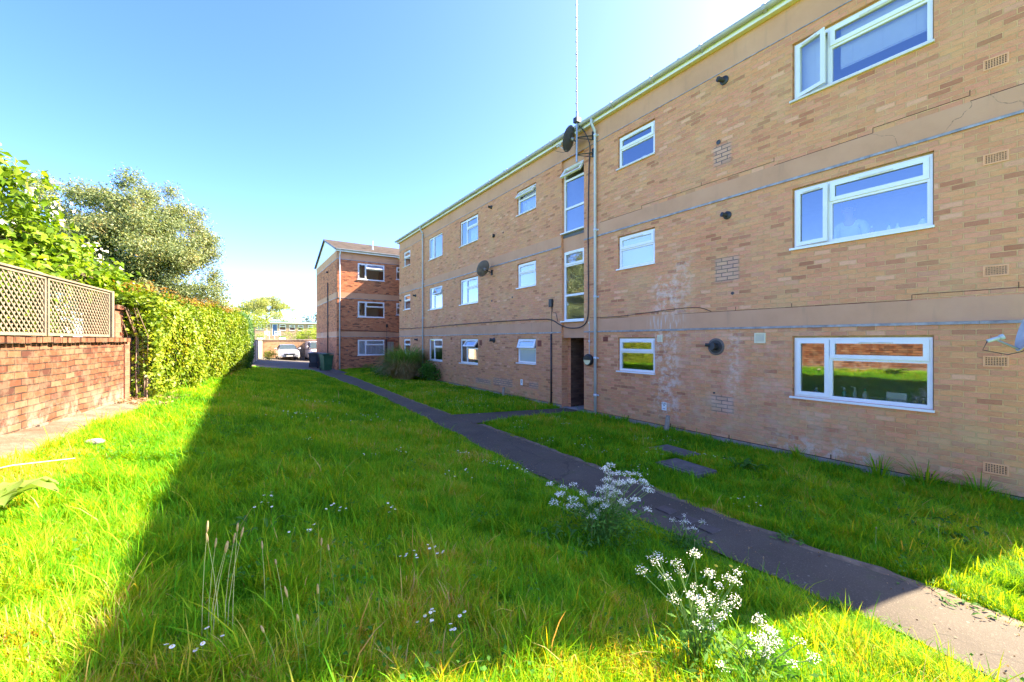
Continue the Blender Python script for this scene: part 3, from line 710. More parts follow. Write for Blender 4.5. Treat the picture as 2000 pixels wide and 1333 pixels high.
# air bricks, flues, covers
for z_ in (5.58, 4.36, 2.92, 1.76, .39):
    v = MB(O1, A1, N1); a = -.845
    v.box(a - .108, a + .108, -.05, .004, z_ - .07, z_ + .07); 
    v.box(a - .108, a + .108, .004, .009, z_ + .055, z_ + .07); v.box(a - .108, a + .108, .004, .009, z_ - .07, z_ - .055); v.box(a - .108, a - .095, .004, .009, z_ - .055, z_ + .055); v.box(a + .095, a + .108, .004, .009, z_ - .055, z_ + .055)
    for i in range(8):
        for j in range(5):
            ca, cz = a - .08 + i * .16 / 7, z_ - .042 + j * .021
            v.box(ca - .0058, ca + .0058, .004, .0065, cz - .0058, cz + .0058, 1, 'b')
    v.build('air_brick', [M['terracotta'], M['hole']], b1)
def flue(y, z_, r=.05, l=.12, plate=.085, mat='black', ang=25):
    v = MB(O1, A1, N1); v.lathe((-y, 0, z_), (0, 1, 0), [(0, plate), (.02, plate), (.035, r * 1.1), (.036, .01)], 18)
    dirn = Vector((-.5, 1, .12 if ang else 0)).normalized(); v.tube([Vector((-y, .01, z_)), Vector((-y, .01, z_)) + dirn * l], r, 14)
    v.tube([Vector((-y, .01, z_)) + dirn * (l * .85), Vector((-y, .01, z_)) + dirn * (l * 1.05)], r * 1.12, 14)
    v.build('boiler_flue', M[mat], b1, False)
for y, z_, r, l, pt in ((4.33, 7.2, .045, .14, .085), (4.27, 4.5, .04, .12, .08), (13.34, 7.14, .04, .12, .07), (13.15, 6.0, .06, .05, .07), (21.43, 4.48, .045, .14, .085), (21.2, 2.06, .045, .15, .085), (13.15, 2.03, .06, .16, .10), (23.9, 4.42, .045, .1, .07)):
    flue(y, z_, r, l, pt)
for y, z_, r in ((4.45, 6.02, .045), (4.17, 2.95, .03), (13.3, 3.54, .04), (4.54, .96, .02), (11.9, 3.55, .03), (12.5, 5.98, .03), (22.4, 6.29, .035)):
    v = MB(O1, A1, N1); v.lathe((-y, 0, z_), (0, 1, 0), [(.002, r), (.012, r), (.013, r * .75), (.004, r * .7), (.003, .001)], 14); v.build('pipe_outlet', M['dark_grey'], b1)
bf = MB(O1, A1, N1); bf.lathe((-4.5, 0, 1.9), (0, 1, 0), [(0, .17), (.012, .17), (.02, .16), (.021, .09)], 24, 0); bf.lathe((-4.5, 0, 1.9), (0, 1, 0), [(.02, .13), (.025, .13), (.026, .07)], 24, 1)
bf.tube([(-4.5, .0, 1.9), (-4.53, .12, 1.91)], .075, 18, 1); bf.tube([(-4.55, .06, 1.92), (-4.66, .13, 1.94)], .035, 12, 1)
bf.build('boiler_flue', [plain('brown_flue_plate', (.13, .10, .085), .5, var=.2), M['black']], b1)
def louvre(y, z_, w, h, n):
    v = MB(O1, A1, N1); frame_rect(v, -y - w / 2, -y + w / 2, z_ - h / 2, z_ + h / 2, 0, .03, .018); v.box(-y - w / 2 + .018, -y + w / 2 - .018, 0, .01, z_ - h / 2 + .018, z_ + h / 2 - .018)
    for i in range(n):
        zc = z_ - h / 2 + .03 + i * (h - .05) / n; v.face([(-y - w / 2 + .018, .012, zc + .025), (-y + w / 2 - .018, .012, zc + .025), (-y + w / 2 - .018, .03, zc), (-y - w / 2 + .018, .03, zc)])
    v.build('louvre_vent', M['cream'], b1)
louvre(3.66, 2.07, .19, .19, 6); louvre(5.81, 2.07, .13, .16, 3)
for y, z_, w, h in ((7.49, 2.06, .17, .13), (10.33, 1.93, .2, .2), (14.18, 1.93, .2, .22), (16.9, 2.1, .12, .1)):
    v = MB(O1, A1, N1); v.box(-y - w / 2, -y + w / 2, 0, .008, z_ - h / 2, z_ + h / 2)
    for i in range(4): v.box(-y - w / 2 + .02, -y + w / 2 - .02, .008, .011, z_ - h / 2 + .02 + i * h / 4.6, z_ - h / 2 + .03 + i * h / 4.6, 1)
    v.build('clay_vent', [M['redvent'], M['hole']], b1)
for y, z_ in ((21.0, 8.22), (12.6, 8.3), (5.4, 8.28)):
    v = MB(); v.tube([(8.1, y, 8.1), (8.1, y, z_)], .05, 10); v.build('roof_vent', M['steel'], b1)

# ------------------------------------------------------------------ building 2 (end block, turned to face the lawn) and link
FY = 28.8; FX0, FX1 = 5.3, 20.0; BY = 37.4; RY = 33.1; ZB = -.3
b2 = thing('apartment_building', 'orange brick three storey block with white triangular gable beyond the long block', 'building', (12.6, 33, 0))
O2, A2, N2 = (0, FY, 0), (1, 0, 0), (0, -1, 0)
w2 = MB(O2, A2, N2)
H2 = [2.06, 4.70, 7.31]
W2 = [((6.64, 8.45), 1.0, 0), ((6.64, 8.45), 3.62, 1), ((6.64, 8.45), 6.2, 2)]
W2s = [((9.3, 10.4), 3.85, 1), ((9.3, 10.4), 6.4, 2)]
ops2 = [(w[0][0], w[0][1], w[1], H2[w[2]]) for w in W2 + W2s]
facade(w2, FX0, FX1, ZB, 7.95, ops2)
w2.face([(FX1, 0, ZB), (FX1, -(BY - FY), ZB), (FX1, -(BY - FY), 7.95), (FX1, 0, 7.95)]); w2.face([(FX1, -(BY - FY), ZB), (FX0, -(BY - FY), ZB), (FX0, -(BY - FY), 7.95), (FX1, -(BY - FY), 7.95)])
w2.face([(FX0, -(BY - FY), ZB), (FX0, 0, ZB), (FX0, 0, 7.95), (FX0, -(BY - FY), 7.95)])
w2.build('wall', M['orange_brick'], b2)
for z0_, z1_ in ((2.28, 2.62), (4.88, 5.24), (7.48, 7.98)):
    bd = MB(O2, A2, N2); bd.box(FX0 - .008, FX1, -.2, .008, z0_, z1_); bd.box(FX0 - .0085, FX0, -(BY - FY), -.0, z0_, z1_); bd.build('concrete_band', M['render'], b2)
    ld = MB(O2, A2, N2); ld.box(FX0 - .02, FX1, 0, .02, z0_ - .035, z0_ - .001); ld.box(FX0 - .02, FX0, -(BY - FY), 0, z0_ - .035, z0_ - .001); ld.build('lead_flashing', M['lead'], b2)
gb = MB((FX0, 0, 0), (0, 1, 0), (-1, 0, 0))
gb.face([(FY - .2, .03, 7.98), (BY + .2, .03, 7.98), (RY, .03, 9.5)]); gb.face([(FY - .2, 0, 7.98), (BY + .2, 0, 7.98), (RY, 0, 9.5)][::-1])
for p, q in (((FY - .2, 7.98), (BY + .2, 7.98)), ((BY + .2, 7.98), (RY, 9.5)), ((RY, 9.5), (FY - .2, 7.98))): gb.face([(p[0], 0, p[1]), (q[0], 0, q[1]), (q[0], .03, q[1]), (p[0], .03, p[1])])
gb.build('gable', M['white'], b2)
r2 = MB((0, 0, 0), (0, 1, 0), (1, 0, 0)); roof_slabs(r2, FY - .3, RY, BY + .3, FX0 - .14, FX1, 8.12, 9.62)
for k in range(16):      # tile courses, a step proud of the slope
    t = k / 16; ya = FY - .3 + (RY - FY + .3) * t; za = 8.12 + 1.5 * t
    r2.box(ya, ya + .03, FX0 - .14, FX1, za + .0, za + .035)
r2.build('roof', M['tile'], b2)
vb = MB((FX0, 0, 0), (0, 1, 0), (-1, 0, 0))
for p, q in (((FY - .3, 8.0), (RY, 9.5)), ((RY, 9.5), (BY + .3, 8.0))): vb.face([(p[0], .142, p[1]), (q[0], .142, q[1]), (q[0], .142, q[1] + .12), (p[0], .142, p[1] + .12)]); vb.face([(p[0], .15, p[1]), (q[0], .15, q[1]), (q[0], .15, q[1] + .12), (p[0], .15, p[1] + .12)])
vb.build('bargeboard', M['dark_grey'], b2)
fa2 = MB(O2, A2, N2); fa2.box(FX0 - .1, 9.5, .2, .225, 7.93, 8.07); fa2.build('fascia', M['white'], b2)
so2 = MB(O2, A2, N2); so2.box(FX0 - .1, 9.5, -.02, .2, 7.985, 8.0); so2.build('soffit', M['white'], b2)
g2 = MB(O2, A2, N2); gutter(g2, FX0 - .12, 9.4, .29, 8.08); g2.build('gutter', M['gutter'], b2)
d2 = MB(O2, A2, N2); d2.tube([(5.48, .29, 8.03), (5.48, .27, 7.9), (5.48, .08, 7.7), (5.48, .07, 7.6), (5.48, .07, 0)], .04, 10); d2.build('downpipe', M['pipe'], b2, True)
d3 = MB(O2, A2, N2); d3.tube([(8.55, .06, 2.1), (8.55, .06, .1)], .045, 10); d3.lathe((8.55, .06, 0), (0, 0, 1), [(0, .09), (.12, .07)], 10); d3.build('drainpipe', M['black'], b2, True)
d4 = MB((FX0, 0, 0), (0, 1, 0), (-1, 0, 0)); d4.tube([(31.8, .06, 6.2), (31.8, .06, 1.0)], .035, 8)
for z_ in (5.0, 3.2, 2.3): d4.tube([(31.8, .06, z_ - .05), (31.8, .06, z_ + .05)], .05, 8)
d4.build('soil_pipe', M['black'], b2, True)
for (xx, z0_, fl) in W2:
    o = window(b2, O2, A2, N2, xx[0], xx[1], z0_, H2[fl], L_BIG(0, 22) if fl == 2 else L_BIG(), 'clear_glass', 1, {0: 'window veiled by net curtains', 1: None, 2: 'window with its top light open'}[fl], -.02)
    if fl == 0: curtain(o, O2, A2, N2, xx[0] + .05, xx[1] - .05, 1.05, 2.02, -.17, .025, 14)
for (xx, z0_, fl) in W2s: window(b2, O2, A2, N2, xx[0], xx[1], z0_, H2[fl], L_SMALL(), 'clear_glass', 1, None, -.02)
rm = MB(O2, A2, N2)
for za, zb in ((.06, 2.42), (2.6, 5.0), (5.2, 7.8)):
    for p, q in ((5.4, 9.0), (9.0, 13)):
        n0, n1 = -3.4, -.13
        rm.face([(p, n0, za), (q, n0, za), (q, n0, zb), (p, n0, zb)]); rm.face([(p, n1, za), (q, n1, za), (q, n0, za), (p, n0, za)], 1)
        rm.face([(p, n0, zb), (q, n0, zb), (q, n1, zb), (p, n1, zb)]); rm.face([(p, n1, za), (p, n0, za), (p, n0, zb), (p, n1, zb)]); rm.face([(q, n0, za), (q, n1, za), (q, n1, zb), (q, n0, zb)])
rm.build('room_interior', [M['plaster'], M['post']], b2)
dd = MB(O2, A2, N2); dd.box(8.66, 9.1, 0, .04, -.1, 1.92); dd.box(8.6, 9.16, 0, .09, 1.92, 2.06, 1); dd.box(8.84, 8.86, .04, .048, 0, 1.9, 1); dd.build('side_door', [plain('pale_stone_door', (.36, .31, .23), .8), M['redvent']], b2)
v = MB(O2, A2, N2); v.box(8.55, 8.68, 0, .08, 2.95, 3.17); v.build('junction_box', M['black'], b2)
cb = MB(O2, A2, N2); cb.tube([(FX0, .02, 2.72), (6.4, .025, 2.70), (8.0, .02, 2.66), (9.6, .02, 2.60)], .02, 6); cb.box(8.6, 8.62, 0, .01, 2.1, 2.95); cb.build('cable', M['black'], b2)
for x, z_ in ((6.05, 3.95), (5.95, 1.35)):
    v = MB(O2, A2, N2); v.lathe((x, 0, z_), (0, 1, 0), [(0, .05), (.02, .05), (.021, .01)], 12); v.build('pipe_outlet', M['dark_grey'], b2)
v = MB((FX0, 0, 0), (0, 1, 0), (-1, 0, 0)); v.tube([(32.0, 0, 7.0), (32.0, .15, 6.98)], .06, 10); v.build('boiler_flue', M['black'], b2)
v = MB(O2, A2, N2); v.tube([(7.9, -1.0, 8.3), (7.9, -1.0, 9.2)], .04, 8); v.tube([(7.9, -1.0, 8.3), (7.9, -1.0, 8.62)], .07, 8); v.build('roof_vent', M['steel'], b2)
# link block, set back between the two
lk = MB(); lk.box(9.75, 16, Y1 + .01, FY - .01, ZB, 7.9); lk.build('link_wall', M['orange_brick'], b2)
lr = MB((0, 0, 0), (1, 0, 0), (0, 1, 0)); roof_slabs(lr, 9.45, 12.8, 16.2, Y1 + .13, FY - .02, 8.06, 9.2); lr.build('link_roof', M['tile'], b2)
lf = MB(); lf.box(9.42, 9.45, Y1 + .13, FY - .02, 7.86, 8.04); lf.box(9.45, 9.75, Y1 + .13, FY - .02, 7.86, 7.88); lf.build('link_fascia', M['white'], b2)

# ------------------------------------------------------------------ wall-mounted things on building 1
def thing_dish(name, label, c, r, n, mat, mast=None, arm_dir=None, cable=True):
    t = thing(name, label, 'satellite dish', c)
    C = Vector(c); n = Vector(n).normalized(); up = Vector((0, 0, 1)); u = n.cross(up).normalized(); v = u.cross(n).normalized() * -1
    d = MB(); seg, rg = 28, 6; base = len(d.v)
    def P(i, j, off):
        rr = r * i / rg; a = 2 * PI * j / seg
        return C + u * (rr * math.cos(a)) + v * (rr * 1.08 * math.sin(a)) + n * ((i / rg) ** 2 * r * .22 + off)
    for off in (0, -.006):
        for i in range(rg):
            for j in range(seg): d.face([P(i, j, off), P(i, j + 1, off), P(i + 1, j + 1, off), P(i + 1, j, off)])
    for j in range(seg): d.face([P(rg, j, 0), P(rg, j + 1, 0), P(rg, j + 1, -.006), P(rg, j, -.006)])
    d.build('reflector', M[mat], t, True)
    a = MB(); foot = C - v * r * 1.0 + n * .03 if v.z > 0 else C + v * r * 1.0 + n * .03
    tip = C + n * r * 1.25 + Vector((0, 0, -1)) * r * .75
    a.tube([foot, tip], .012, 8); a.tube([C - n * .02, C - n * .1], .05, 10); a.build('feed_arm', M['steel'], t)
    l = MB(); fd = (C + n * r * .15 - tip).normalized(); l.tube([tip - fd * .06, tip + fd * .05], .022, 10); l.tube([tip + fd * .05, tip + fd * .085], .032, 12); l.build('receiver', M['pale_dish'], t)
    b = MB(); back = C - n * .1
    wallp = mast or Vector((BX, c[1] - .05, c[2] - .12))
    b.tube([back, back + (Vector(wallp) - back) * .5 + Vector((0, 0, -.02)), wallp], .018, 8)
    if mast is None: b.box(BX - .012, BX, wallp[1] - .07, wallp[1] + .07, wallp[2] - .1, wallp[2] + .1)
    b.build('wall_bracket', M['black'], t)
    w = MB(); w.tube([tip - fd * .06, tip - fd * .1 + Vector((0, 0, -.09)), (tip + foot) / 2 + Vector((0, 0, -.12)), foot + Vector((.02, 0, -.02)), Vector(wallp)], .005, 6); w.build('coax_lead', M['black'], t)
    return t
DN = (-.2, .88, .43)
thing_dish('satellite_dish', 'dark satellite dish on the aerial mast beside the tall stair window', (7.62, 8.42, 7.62), .32, (-.38, .82, .35), 'dark_grey', mast=Vector((7.70, 8.27, 7.5)))
thing_dish('satellite_dish', 'round grey satellite dish halfway along the long facade', (7.68, 13.35, 4.74), .30, DN, 'dish')
thing_dish('satellite_dish', 'pale lichen-spotted satellite dish low beside the wide ground floor window', (7.60, .52, 2.15), .25, (-.3, .9, .25), 'pale_dish')

t = thing('aerial_mast', 'tall thin aerial mast rising past the roof above the stair windows', 'aerial', (7.70, 8.27, 6.9))
m_ = MB(); m_.tube([(7.70, 8.27, 6.95), (7.70, 8.27, 8.35)], .028, 10); m_.build('pole', M['steel'], t)
m_ = MB(); m_.tube([(7.70, 8.27, 8.3), (7.70, 8.27, 14.5)], .016, 8); m_.tube([(7.676, 8.255, 8.3), (7.676, 8.255, 14.5)], .005, 6)
z = 8.55
while z < 14.4: m_.box(7.668, 7.718, 8.25, 8.29, z, z + .018); z += .34
m_.build('antenna', M['antenna'], t)
m_ = MB(); m_.box(7.62, 7.78, 8.18, 8.33, 8.02, 8.15); m_.build('junction_box', M['black'], t)
m_ = MB()
for z in (7.15, 7.62): m_.tube([(7.70, 8.27, z), (8.0, 7.92, z)], .016, 8); m_.box(7.985, 8.0, 7.86, 7.98, z - .12, z + .12); m_.tube([(7.70, 8.27, z - .02), (8.0, 7.92, z - .12)], .01, 6)
m_.build('wall_bracket', M['black'], t)

t = thing('wall_lamp', 'round black bulkhead lamp with cream lower half beside the doorway', 'lamp', (7.95, 8.08, 1.49))
l = MB(O1, A1, N1); l.lathe((-8.08, 0, 1.49), (0, 1, 0), [(0, .155), (.06, .165), (.085, .155), (.10, .135), (.101, .01)], 28); l.build('housing', M['black'], t, False)
l = MB(O1, A1, N1)
pts = [(-8.08 + .128 * math.cos(a), .104, 1.488 + .128 * math.sin(a)) for a in np.linspace(PI, 2 * PI, 20)]; l.face(pts)
l.build('diffuser', M['diffuser'], t)
l = MB(O1, A1, N1); pts = [(-8.08 + .13 * math.cos(a), .101, 1.49 + .13 * math.sin(a)) for a in np.linspace(0, PI, 20)]; q = [(p[0], .125, p[2]) for p in pts]
l.face(q)
for i in range(19): l.face([pts[i], pts[i + 1], q[i + 1], q[i]])
l.face([pts[0], q[0], q[-1], pts[-1]]); l.build('eyelid', M['black'], t)
l = MB(O1, A1, N1); l.tube([(-8.08, .012, 1.65), (-8.08, .012, 2.5)], .009, 6); l.box(-8.1, -8.06, 0, .03, 2.49, 2.54, 1); l.box(-8.1, -8.06, 0, .025, 1.98, 2.03); l.build('conduit', [M['pipe'], M['cream']], t)

def cable(name, label, pts, r, mat='black'):
    P = [Vector(p) for p in pts]; out = []
    for i in range(len(P) - 1):
        p0, p1, p2, p3 = P[max(i - 1, 0)], P[i], P[i + 1], P[min(i + 2, len(P) - 1)]
        for k in range(6):
            s = k / 6; out.append(.5 * ((2 * p1) + (p2 - p0) * s + (2 * p0 - 5 * p1 + 4 * p2 - p3) * s * s + (3 * p1 - p0 - 3 * p2 + p3) * s ** 3))
    out.append(P[-1]); m = MB(); m.tube(out, r, 6); o = m.build(name, M[mat], None, True); tag(o, label, 'cable'); return o
X_ = BX - .028
cable('cable', 'thick black cable slung along the facade, under the lower stair window and up beside it', [(X_, 24.15, 2.73), (X_, 21.8, 2.70), (X_, 20.45, 2.70), (BX - .10, 20.23, 2.70), (X_, 20.0, 2.69), (X_, 17, 2.72), (X_, 14, 2.73), (X_, 11.5, 2.72), (X_, 10.2, 2.70), (X_, 9.7, 2.66), (X_, 9.35, 2.52), (BX + .02, 9.1, 2.42), (X_, 8.7, 2.38), (X_, 8.35, 2.42), (X_, 8.14, 2.62), (X_, 8.1, 3.2), (X_, 8.11, 5), (X_, 8.08, 6.6), (X_, 8.05, 7.1), (X_ - .05, 8.0, 7.4), (X_ - .12, 8.12, 7.75), (7.76, 8.24, 7.95)], .016)
cable('cable', 'thin dark cable creeping along the band from the downpipe towards the wide windows', [(BX - .01, 8.05, 2.66), (BX - .01, 7.9, 2.64), (BX - .012, 7.0, 2.64), (BX - .012, 6.2, 2.68), (BX - .012, 5.5, 2.72), (BX - .012, 4.9, 2.72), (BX - .01, 4.6, 2.62)], .007)
t = thing('junction_box', 'small black junction box on a cable left of the stair window', 'junction box', (7.95, 9.71, 3.05))
l = MB(O1, A1, N1); l.box(-9.78, -9.64, 0, .08, 3.06, 3.30); l.build('box', M['black'], t, bevel=.01)
l = MB(O1, A1, N1); l.tube([(-9.71, .01, 3.06), (-9.71, .01, 2.1)], .007, 6); l.tube([(-9.68, .012, 3.06), (-9.66, .012, 2.9), (-9.5, .012, 2.86), (-9.42, .012, 2.6)], .007, 6); l.build('lead', M['black'], t)
t = thing('cable_guard', 'slim black cable guard pipe running down the brick left of the doorway', 'pipe', (7.97, 9.71, 0))
l = MB(O1, A1, N1); l.tube([(-9.71, .03, 2.22), (-9.71, .03, .02)], .024, 10); l.build('tube', M['black'], t, True)
l = MB(O1, A1, N1)
for z in (.4, 1.1, 1.9): l.box(-9.75, -9.67, 0, .012, z, z + .03)
l.build('clip', M['dark_grey'], t)

def text_mesh(txt, size, loc, rot, mat, parent):
    cu = bpy.data.curves.new('lettering', 'FONT'); cu.body = txt; cu.size = size; cu.align_x = 'CENTER'; cu.align_y = 'CENTER'
    o = bpy.data.objects.new('lettering', cu); COL.objects.link(o)
    me = bpy.data.meshes.new_from_object(o); bpy.data.objects.remove(o)
    o = bpy.data.objects.new('lettering', me); COL.objects.link(o); me.materials.clear(); me.materials.append(mat)
    mx = Matrix.LocRotScale(Vector(loc), rot, None); me.transform(mx)
    attach(o, parent); return o
from mathutils import Euler
ROT1 = Euler((PI / 2, 0, -PI / 2))
def gas_sign(y, z, w, h, label, big):
    t = thing('gas_sign', label, 'sign', (BX, y, z))
    l = MB(O1, A1, N1); l.box(-y - w / 2, -y + w / 2, 0, .006, z - h / 2, z + h / 2); l.build('plate', M['white'], t)
    if big:
        text_mesh('GAS', .062, (BX - .0075, y, z + h * .32), ROT1, M['black'], t)
        l = MB(O1, A1, N1); l.face([(-y - .018, .0075, z + .035), (-y + .018, .0075, z + .035), (-y, .0075, z - .005)]); l.build('symbol', M['black'], t); l = MB(O1, A1, N1); l.box(-y - .035, -y + .03, .0065, .0075, z - .06, z - .05); l.build('rule_line', M['black'], t)
    else:
        l = MB(O1, A1, N1); l.box(-y - .03, -y + .03, .0065, .0075, z + .03, z + .055); l.build('rule_line', M['dark_grey'], t); l = MB(O1, A1, N1); l.box(-y - .012, -y + .012, .0065, .0075, z - .02, z + .01); l.build('symbol', M['dark_grey'], t)
gas_sign(5.71, .53, .125, .185, 'white gas plate low on the brick near a short wooden stump', True)
gas_sign(11.33, .59, .13, .20, 'white plate low on the brick left of the doorway', False)
def stump(y, h, label, lean):
    m = MB(); z0 = Tf(7.75, y) - .1; m.tube([(7.78, y, z0), (7.79, y + lean * .5, z0 + h * .5), (7.80, y + lean, z0 + h)], [.055, .05, .046], 10)
    tag(m.build('marker_post', M['post']), label, 'post')
stump(5.52, .46, 'short grey wooden post leaning by the wall under a white gas plate', -.05)
stump(12.15, .44, 'short wooden post in the grass by the wall left of the doorway', .02)

# ------------------------------------------------------------------ things seen through the kitchen window, and the person upstairs
def bottle(x, y, z, h, r, mat, cap, label, pump=False):
    t = thing('bottle', label, 'bottle', (x, y, z), 'bottles on the kitchen window sill')
    m = MB(); m.lathe((x, y, z), (0, 0, 1), [(0, r * .9), (.01, r), (h * .6, r), (h * .78, r * .45), (h * .85, r * .35), (h * .851, .001)], 12); m.build('body', M[mat], t, True)
    m = MB(); m.lathe((x, y, z), (0, 0, 1), [(h * .85, r * .42), (h, r * .38), (h * 1.001, .001)], 10)
    if pump: m.tube([(x, y, z + h), (x, y + .05, z + h + .01)], .008, 6)
    m.build('cap', M[cap], t, True)
M['teal'] = plain('teal_liquid', (.03, .22, .24), .2); M['green'] = plain('green_cap', (.03, .30, .14), .4); M['bl'] = plain('blue_label', (.10, .22, .42), .4)
ins = MB(O1, A1, N1); ins.box(-3.12, -1.42, -.42, -.125, 1.02, 1.05); ins.box(-3.12, -1.42, -.42, -.125, 3.59, 3.62); ins.build('window_board', M['white'], b1)
bottle(8.22, 2.47, 1.05, .2, .035, 'teal', 'white', 'teal washing-up bottle on the kitchen sill next to the mullion', True)
bottle(8.2, 2.33, 1.05, .22, .028, 'pale_dish', 'white', 'clear spray bottle on the kitchen sill between teal and green-capped bottles', True)
bottle(8.2, 2.2, 1.05, .21, .035, 'pale_dish', 'green', 'clear bottle with a green cap on the kitchen sill')
bottle(8.2, 2.85, 1.05, .17, .05, 'bl', 'white', 'round blue-labelled tub behind the narrow kitchen casement')
for yy, lb in ((1.62, 'thin glass jar near the right end of the kitchen sill'), (1.54, 'thin glass jar at the very right end of the kitchen sill')):
    bottle(8.2, yy, 1.05, .14, .02, 'straw', 'white', lb)
t = thing('dish_rack', 'wire dish rack holding a white tray behind the kitchen window', 'dish rack', (8.25, 1.85, 1.05))
m = MB(); 
for i in range(9): m.tube([(8.16, 1.70 + i * .055, 1.06), (8.16, 1.70 + i * .055, 1.14), (8.36, 1.70 + i * .055, 1.14)], .004, 5)
m.tube([(8.16, 1.68, 1.14), (8.16, 2.16, 1.14)], .005, 5); m.tube([(8.16, 1.68, 1.06), (8.16, 2.16, 1.06)], .005, 5); m.build('rack', M['steel'], t)
m = MB(); m.box(8.2, 8.23, 1.72, 1.95, 1.07, 1.24); m.build('tray', M['white'], t, bevel=.01)
bottle(8.2, 2.12, 3.62, .2, .035, 'redvent', 'white', 'red and white bottle on the sill in front of the person upstairs'); bottle(8.22, 1.92, 3.62, .19, .03, 'white', 'bl', 'white pump bottle on the upstairs sill right of the person', True)
bottle(8.2, 1.82, 3.62, .17, .03, 'white', 'white', 'plain white bottle on the upstairs sill'); bottle(8.2, 1.55, 3.62, .2, .05, 'white', 'bl', 'blue-topped white box-like tub at the end of the upstairs sill')
m = MB(); m.lathe((8.2, 6.35, 6.39), (0, 0, 1), [(0, .04), (.03, .09), (.10, .12), (.11, .10)], 14); tag(m.build('bowl', M['white'], None, True), 'white bowl on the sill of the small top floor window', 'bowl')

def skin_body(name, joints, edges, mat, parent, sub=2, root=0):
    me = bpy.data.meshes.new(name); me.from_pydata([j[0] for j in joints], edges, []); me.update()
    o = bpy.data.objects.new(name, me); COL.objects.link(o)
    md = o.modifiers.new('skin', 'SKIN'); sb = o.modifiers.new('sub', 'SUBSURF'); sb.levels = sb.render_levels = sub
    for i, j in enumerate(joints):
        sv = me.skin_vertices[0].data[i]; r_ = j[1]; sv.radius = r_ if isinstance(r_, tuple) else (r_, r_); sv.use_root = (i == root)
    me.materials.append(mat); attach(o, parent); return o
M['skin'] = plain('skin', (.36, .21, .14), .55, var=.05); M['hair'] = plain('dark_hair', (.018, .014, .012), .6, var=.2, scale=30); M['shirt'] = plain('pale_shirt', (.55, .58, .62), .85, var=.08); M['trousers'] = plain('dark_trousers', (.05, .055, .07), .85)
px, py, pz = 8.72, 2.52, 2.62
pt = thing('person', 'person in a pale top bending over the sink behind the first floor window', 'person', (px, py, pz))
J = []; Ed = []
def j(dx, dy, dz, r): J.append(((px + dx, py + dy, pz + dz), r)); return len(J) - 1
pel = j(0.06, 0, .93, (.13, .10)); wst = j(.03, 0, 1.08, (.12, .09)); ch = j(-.03, 0, 1.27, (.16, .105)); nk0 = j(-.07, 0, 1.42, (.075, .07)); nk = j(-.10, 0, 1.48, .052)
Ed += [(pel, wst), (wst, ch), (ch, nk0), (nk0, nk)]
hd = j(-.135, 0, 1.55, (.062, .07)); h1 = j(-.15, 0, 1.62, (.078, .092)); h2 = j(-.15, 0, 1.70, (.062, .07)); Ed += [(nk, hd), (hd, h1), (h1, h2)]
for s in (-1, 1):
    sh = j(-.05, s * .17, 1.38, .058); el = j(-.12, s * .24, 1.12, .042); wr = j(-.34, s * .12, 1.06, .028); pm = j(-.41, s * .10, 1.05, (.038, .016))
    Ed += [(nk0, sh), (sh, el), (el, wr), (wr, pm)]
    for k, (dx, dy, L) in enumerate(((-.075, .028, .9), (-.085, .010, 1), (-.083, -.010, .97), (-.07, -.027, .8))):
        a_ = j(-.445, s * (.10 + dy), 1.045, .0095); b_ = j(-.44 + dx * L * .6, s * (.10 + dy * 1.2), 1.035, .009); c_ = j(-.44 + dx * L, s * (.10 + dy * 1.25), 1.015, .0075); Ed += [(pm, a_), (a_, b_), (b_, c_)]
    th = j(-.40, s * .058, 1.045, .011); t2 = j(-.435, s * .045, 1.03, .009); Ed += [(pm, th), (th, t2)]
    hp = j(.06, s * .09, .88, .09); kn = j(.03, s * .10, .48, .06); an = j(.06, s * .10, .08, .038); ft = j(-.10, s * .11, .03, .035); Ed += [(pel, hp), (hp, kn), (kn, an), (an, ft)]
body = skin_body('body', J, Ed, M['skin'], pt, 2, pel)
JJ = [((px + .06, py, pz + .90), (.15, .115)), ((px + .03, py, pz + 1.08), (.14, .105)), ((px - .03, py, pz + 1.27), (.175, .12)), ((px - .065, py, pz + 1.40), (.09, .085))]
EE = [(0, 1), (1, 2), (2, 3)]
for s in (-1, 1):
    JJ += [((px - .05, py + s * .175, pz + 1.375), .072), ((px - .12, py + s * .24, pz + 1.13), .056)]; n_ = len(JJ); EE += [(3, n_ - 2), (n_ - 2, n_ - 1)]
skin_body('shirt', JJ, EE, M['shirt'], pt, 2)
skin_body('trousers', [((px + .06, py, pz + .95), (.14, .11))] + sum([[((px + .06, py + s * .09, pz + .86), .10), ((px + .03, py + s * .10, pz + .48), .072), ((px + .06, py + s * .10, pz + .1), .055)] for s in (-1, 1)], []), [(0, 1), (1, 2), (2, 3), (0, 4), (4, 5), (5, 6)], M['trousers'], pt, 1)
hb = MB(); hb.ball((px - .125, py, pz + 1.70), .115, .095, .085, 14, 9); hb.ball((px - .085, py, pz + 1.63), .075, .09, .11, 12, 8); hb.build('hair', M['hair'], pt, True)
fb = MB()
for s in (-1, 1): fb.ball((px - .225, py + s * .033, pz + 1.63), .012, .014, .009, 8, 6, 0); fb.box(px - .235, px - .225, py + s * .033 - .018, py + s * .033 + .018, pz + 1.648, pz + 1.654, 0); fb.ball((px - .14, py + s * .085, pz + 1.61), .015, .012, .03, 8, 6, 1)
fb.ball((px - .245, py, pz + 1.60), .02, .013, .024, 8, 6, 1); fb.ball((px - .228, py, pz + 1.562), .008, .026, .006, 8, 5, 2)
fb.build('face', [M['hair'], M['skin'], M['redvent']], pt, True)

